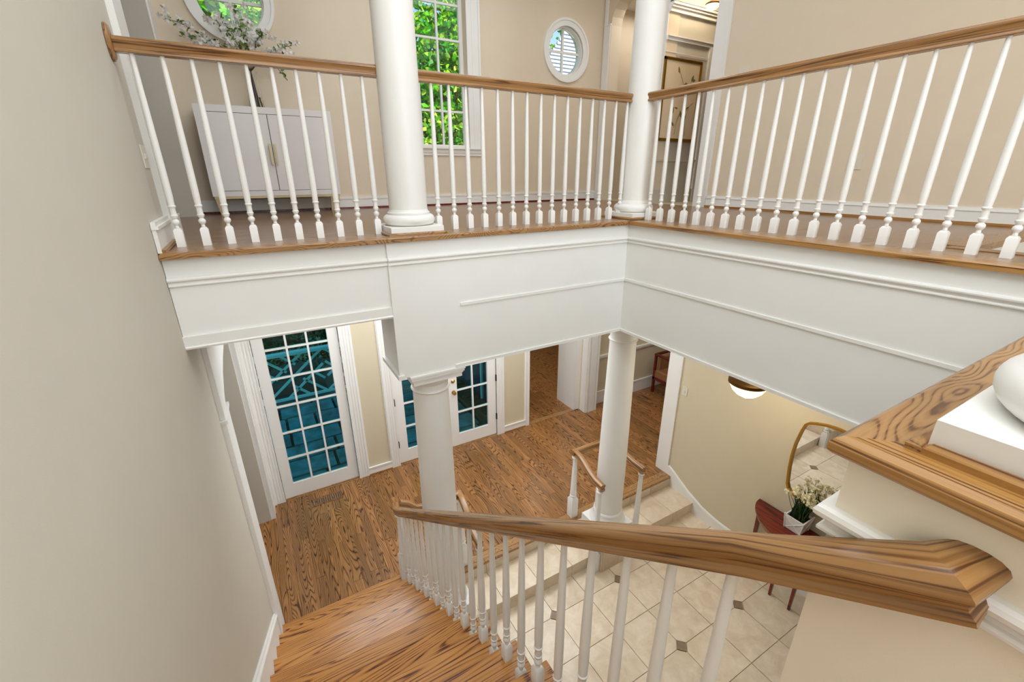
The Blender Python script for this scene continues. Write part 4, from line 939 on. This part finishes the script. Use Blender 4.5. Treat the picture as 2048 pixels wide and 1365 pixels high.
# ------------------------------------------------------------------ OUTSIDE
gd = st(box('ground', -30, 40, 5.5, 60, -0.75, -0.55, M['lav']))
pt_ = thing('patio', 'irregular bluestone patio outside the glazed doors', 'patio', (1.3, 6.8, -.5))
box('mortar_bed', -2.4, 2.79, 5.51, 8.3, -.55, -.125, M['soil'], pt_)
pr_ = random.Random(3); y = 5.52
while y < 8.25:
    h = pr_.choice([.42, .55, .62]); x = -2.4 + pr_.uniform(-.3, 0); y1 = min(y + h, 8.28)
    while x < 2.76:
        wd = pr_.choice([.45, .6, .75, .9]); x1 = min(x + wd, 2.79)
        if x1 - x > .1: box('flagstone', max(x, -2.4) + .02, x1 - .02, y + .02, y1 - .02, -.13, -.10 + pr_.uniform(-.004, .004), M['flag'], pt_, .005)
        x = x1 if x1 < 2.79 else 99
    y = y1 if y1 < 8.28 else 99
bw = thing('brick_kerb', 'low kerb of old bricks along the right side of the patio', 'kerb', (2.95, 6.9, -.1))
box('footing', 2.82, 3.05, 5.56, 8.06, -.12, -.04, M['shadowgap'], bw)
y = 5.57
while y < 8.0:
    box('brick', 2.81, 3.03, y + .005, y + .068, -.04, .10 + pr_.uniform(-.004, .006), M['brick'], bw, .006); y += .074
st(box('trim_outer_wing', 3.065, 3.155, 5.645, 8.6, -.5, 3.4, M['wing']))
dp = thing('downpipe', 'pair of pale blue downpipes outside the right glazed door', 'pipe', (3.0, 6.2, 0))
for yy, xx in ((6.02, 2.99), (6.32, 3.02)): B().lathe([(.028, 0.13), (.028, 3.2)], 12, xx, yy, 0).out('pipe', M['lattice'], dp, True)
pv = thing('porch_railing', 'pale blue lattice railing at the far edge of the patio, seen through the left door', 'railing', (1.0, 8.2, -.1))
box('top_rail', -2.4, 2.78, 8.12, 8.24, .90, .95, M['lattice'], pv); box('bottom_rail', -2.4, 2.78, 8.16, 8.21, .04, .08, M['lattice'], pv)
for xx in (-2.35, -1.25, -.25, .86, 1.95, 2.75): box('post', xx - .03, xx + .03, 8.15, 8.22, -.092, .90, M['lattice'], pv)
def slat(xa, za, xb, zb):
    a = Vector((xa, 0, za)); b = Vector((xb, 0, zb)); d = (b - a).normalized(); s_ = Vector((-d.z, 0, d.x)) * .019; v = []
    for yy in (8.17, 8.20): v += [(a + s_) + Vector((0, yy, 0)), (b + s_) + Vector((0, yy, 0)), (b - s_) + Vector((0, yy, 0)), (a - s_) + Vector((0, yy, 0))]
    B().add(v, [(0, 1, 2, 3), (7, 6, 5, 4), (0, 4, 5, 1), (1, 5, 6, 2), (2, 6, 7, 3), (3, 7, 4, 0)]).out('slat', M['lattice'], pv)
for k in range(5):
    x0 = -2.32 + k * 1.02; x1 = x0 + .97; z0, z1 = .08, .90; mx, mz = (x0 + x1) / 2, (z0 + z1) / 2
    slat(x0, z0, x1, z1) ; slat(x0, z0 + .28, x1 - .32, z1); slat(x0 + .34, z0, x1, z1 - .28)
    slat(x0, z1, x0 + .36, z0 + .50); slat(x0, z1 - .25, x0 + .20, z0 + .38); slat(x1, z0, x1 - .36, z1 - .50); slat(x1, z0 + .25, x1 - .20, z1 - .38); slat(x0 + .3, z1, x0 + .52, z0 + .62); slat(x1 - .3, z0, x1 - .52, z1 - .62)
def foliage(name, label, cat, c, rad, n, size, mt, seed, trunk=None, group=None):
    r_ = random.Random(seed); b = B(); t = thing(name, label, cat, (c[0], c[1], -.55), group)
    blobs = [(Vector((c[0] + r_.uniform(-.6, .6) * rad[0], c[1] + r_.uniform(-.6, .6) * rad[1], c[2] + r_.uniform(-.7, .7) * rad[2])), r_.uniform(.25, .5)) for _ in range(26)]
    for _ in range(n):
        bc, br_ = r_.choice(blobs); d = Vector((r_.gauss(0, 1), r_.gauss(0, 1), r_.gauss(0, 1))).normalized(); rr = br_ * (r_.random() ** .35)
        p = bc + Vector((d.x * rad[0] * rr, d.y * rad[1] * rr, d.z * rad[2] * rr))
        leafquad(b, p, (r_.uniform(-1, 1), r_.uniform(-1, 1), r_.uniform(-1, .4)), size * r_.uniform(.7, 1.3), size * .3, r_)
    o = b.out('foliage', mt, t); o['kind'] = 'stuff'
    if trunk:
        rr = trunk; top = c[2] + rad[2] * .3
        B().tube([(c[0], c[1], -.55), (c[0] + .1, c[1], top * .4), (c[0] - .05, c[1] + .1, top * .7), (c[0] + .1, c[1], top)], [rr, rr * .8, rr * .55, rr * .2], 10).out('trunk', M['bark'], t)
        for i in range(7):
            a = r_.uniform(0, 2 * PI); z_ = top * r_.uniform(.35, .8)
            B().tube([(c[0], c[1], z_), (c[0] + math.cos(a) * rad[0] * .35, c[1] + math.sin(a) * rad[1] * .35, z_ + rad[2] * .25), (c[0] + math.cos(a) * rad[0] * .7, c[1] + math.sin(a) * rad[1] * .7, z_ + rad[2] * .5)], [rr * .35, rr * .2, rr * .06], 6).out('branch', M['bark'], t)
    return t
foliage('ivy_hedge', 'dark green ivy hedge behind the pale blue lattice railing', 'hedge', (-0.4, 9.3, 1.0), (2.8, .7, 1.2), 9000, .10, M['leafd'], 1)
foliage('maple_tree', 'bright green tree filling the tall upper window', 'tree', (4.1, 11.6, 4.6), (2.1, 2.0, 4.4), 24000, .15, M['leaf'], 2, .16)
foliage('maple_tree', 'bright green tree seen through the left round window', 'tree', (-0.2, 12.0, 5.6), (1.9, 2.0, 4.0), 15000, .15, M['leaf'], 3, .14)
foliage('shade_tree', 'green tree left of the neighbouring roof, seen through the right round window', 'tree', (9.3, 15.2, 8.9), (1.7, 1.2, 2.6), 8000, .18, M['leaf'], 4, .14)
# neighbouring wing with a pale boarded roof
nh = thing('neighbouring_roof', 'pale shingled roof slope seen through the right round window', 'roof', (12, 13, 3))
P0 = Vector((6.55, 12.0, 5.0)); U = Vector((1, 0.0, 0)); V_ = Vector((0, .45, 1)).normalized()
for i in range(34):
    a = P0 + V_ * (.125 * i); xl = .125 * i * .93; L = 8
    nn = U.cross(V_).normalized()
    q = [a + U * xl, a + U * L, a + U * L + V_ * .14, a + U * (xl + .06) + V_ * .14]
    v = [q[0] + nn * .05, q[1] + nn * .05, q[2], q[3]] + [p - nn * .03 for p in q]
    B().add(v, [(0, 1, 2, 3), (7, 6, 5, 4), (0, 4, 5, 1), (1, 5, 6, 2), (2, 6, 7, 3), (3, 7, 4, 0)]).out('shingle_course', M['siding'], nh)
box('wall', 6.5, 14, 12.15, 12.5, -.55, 5.0, M['siding'], nh)
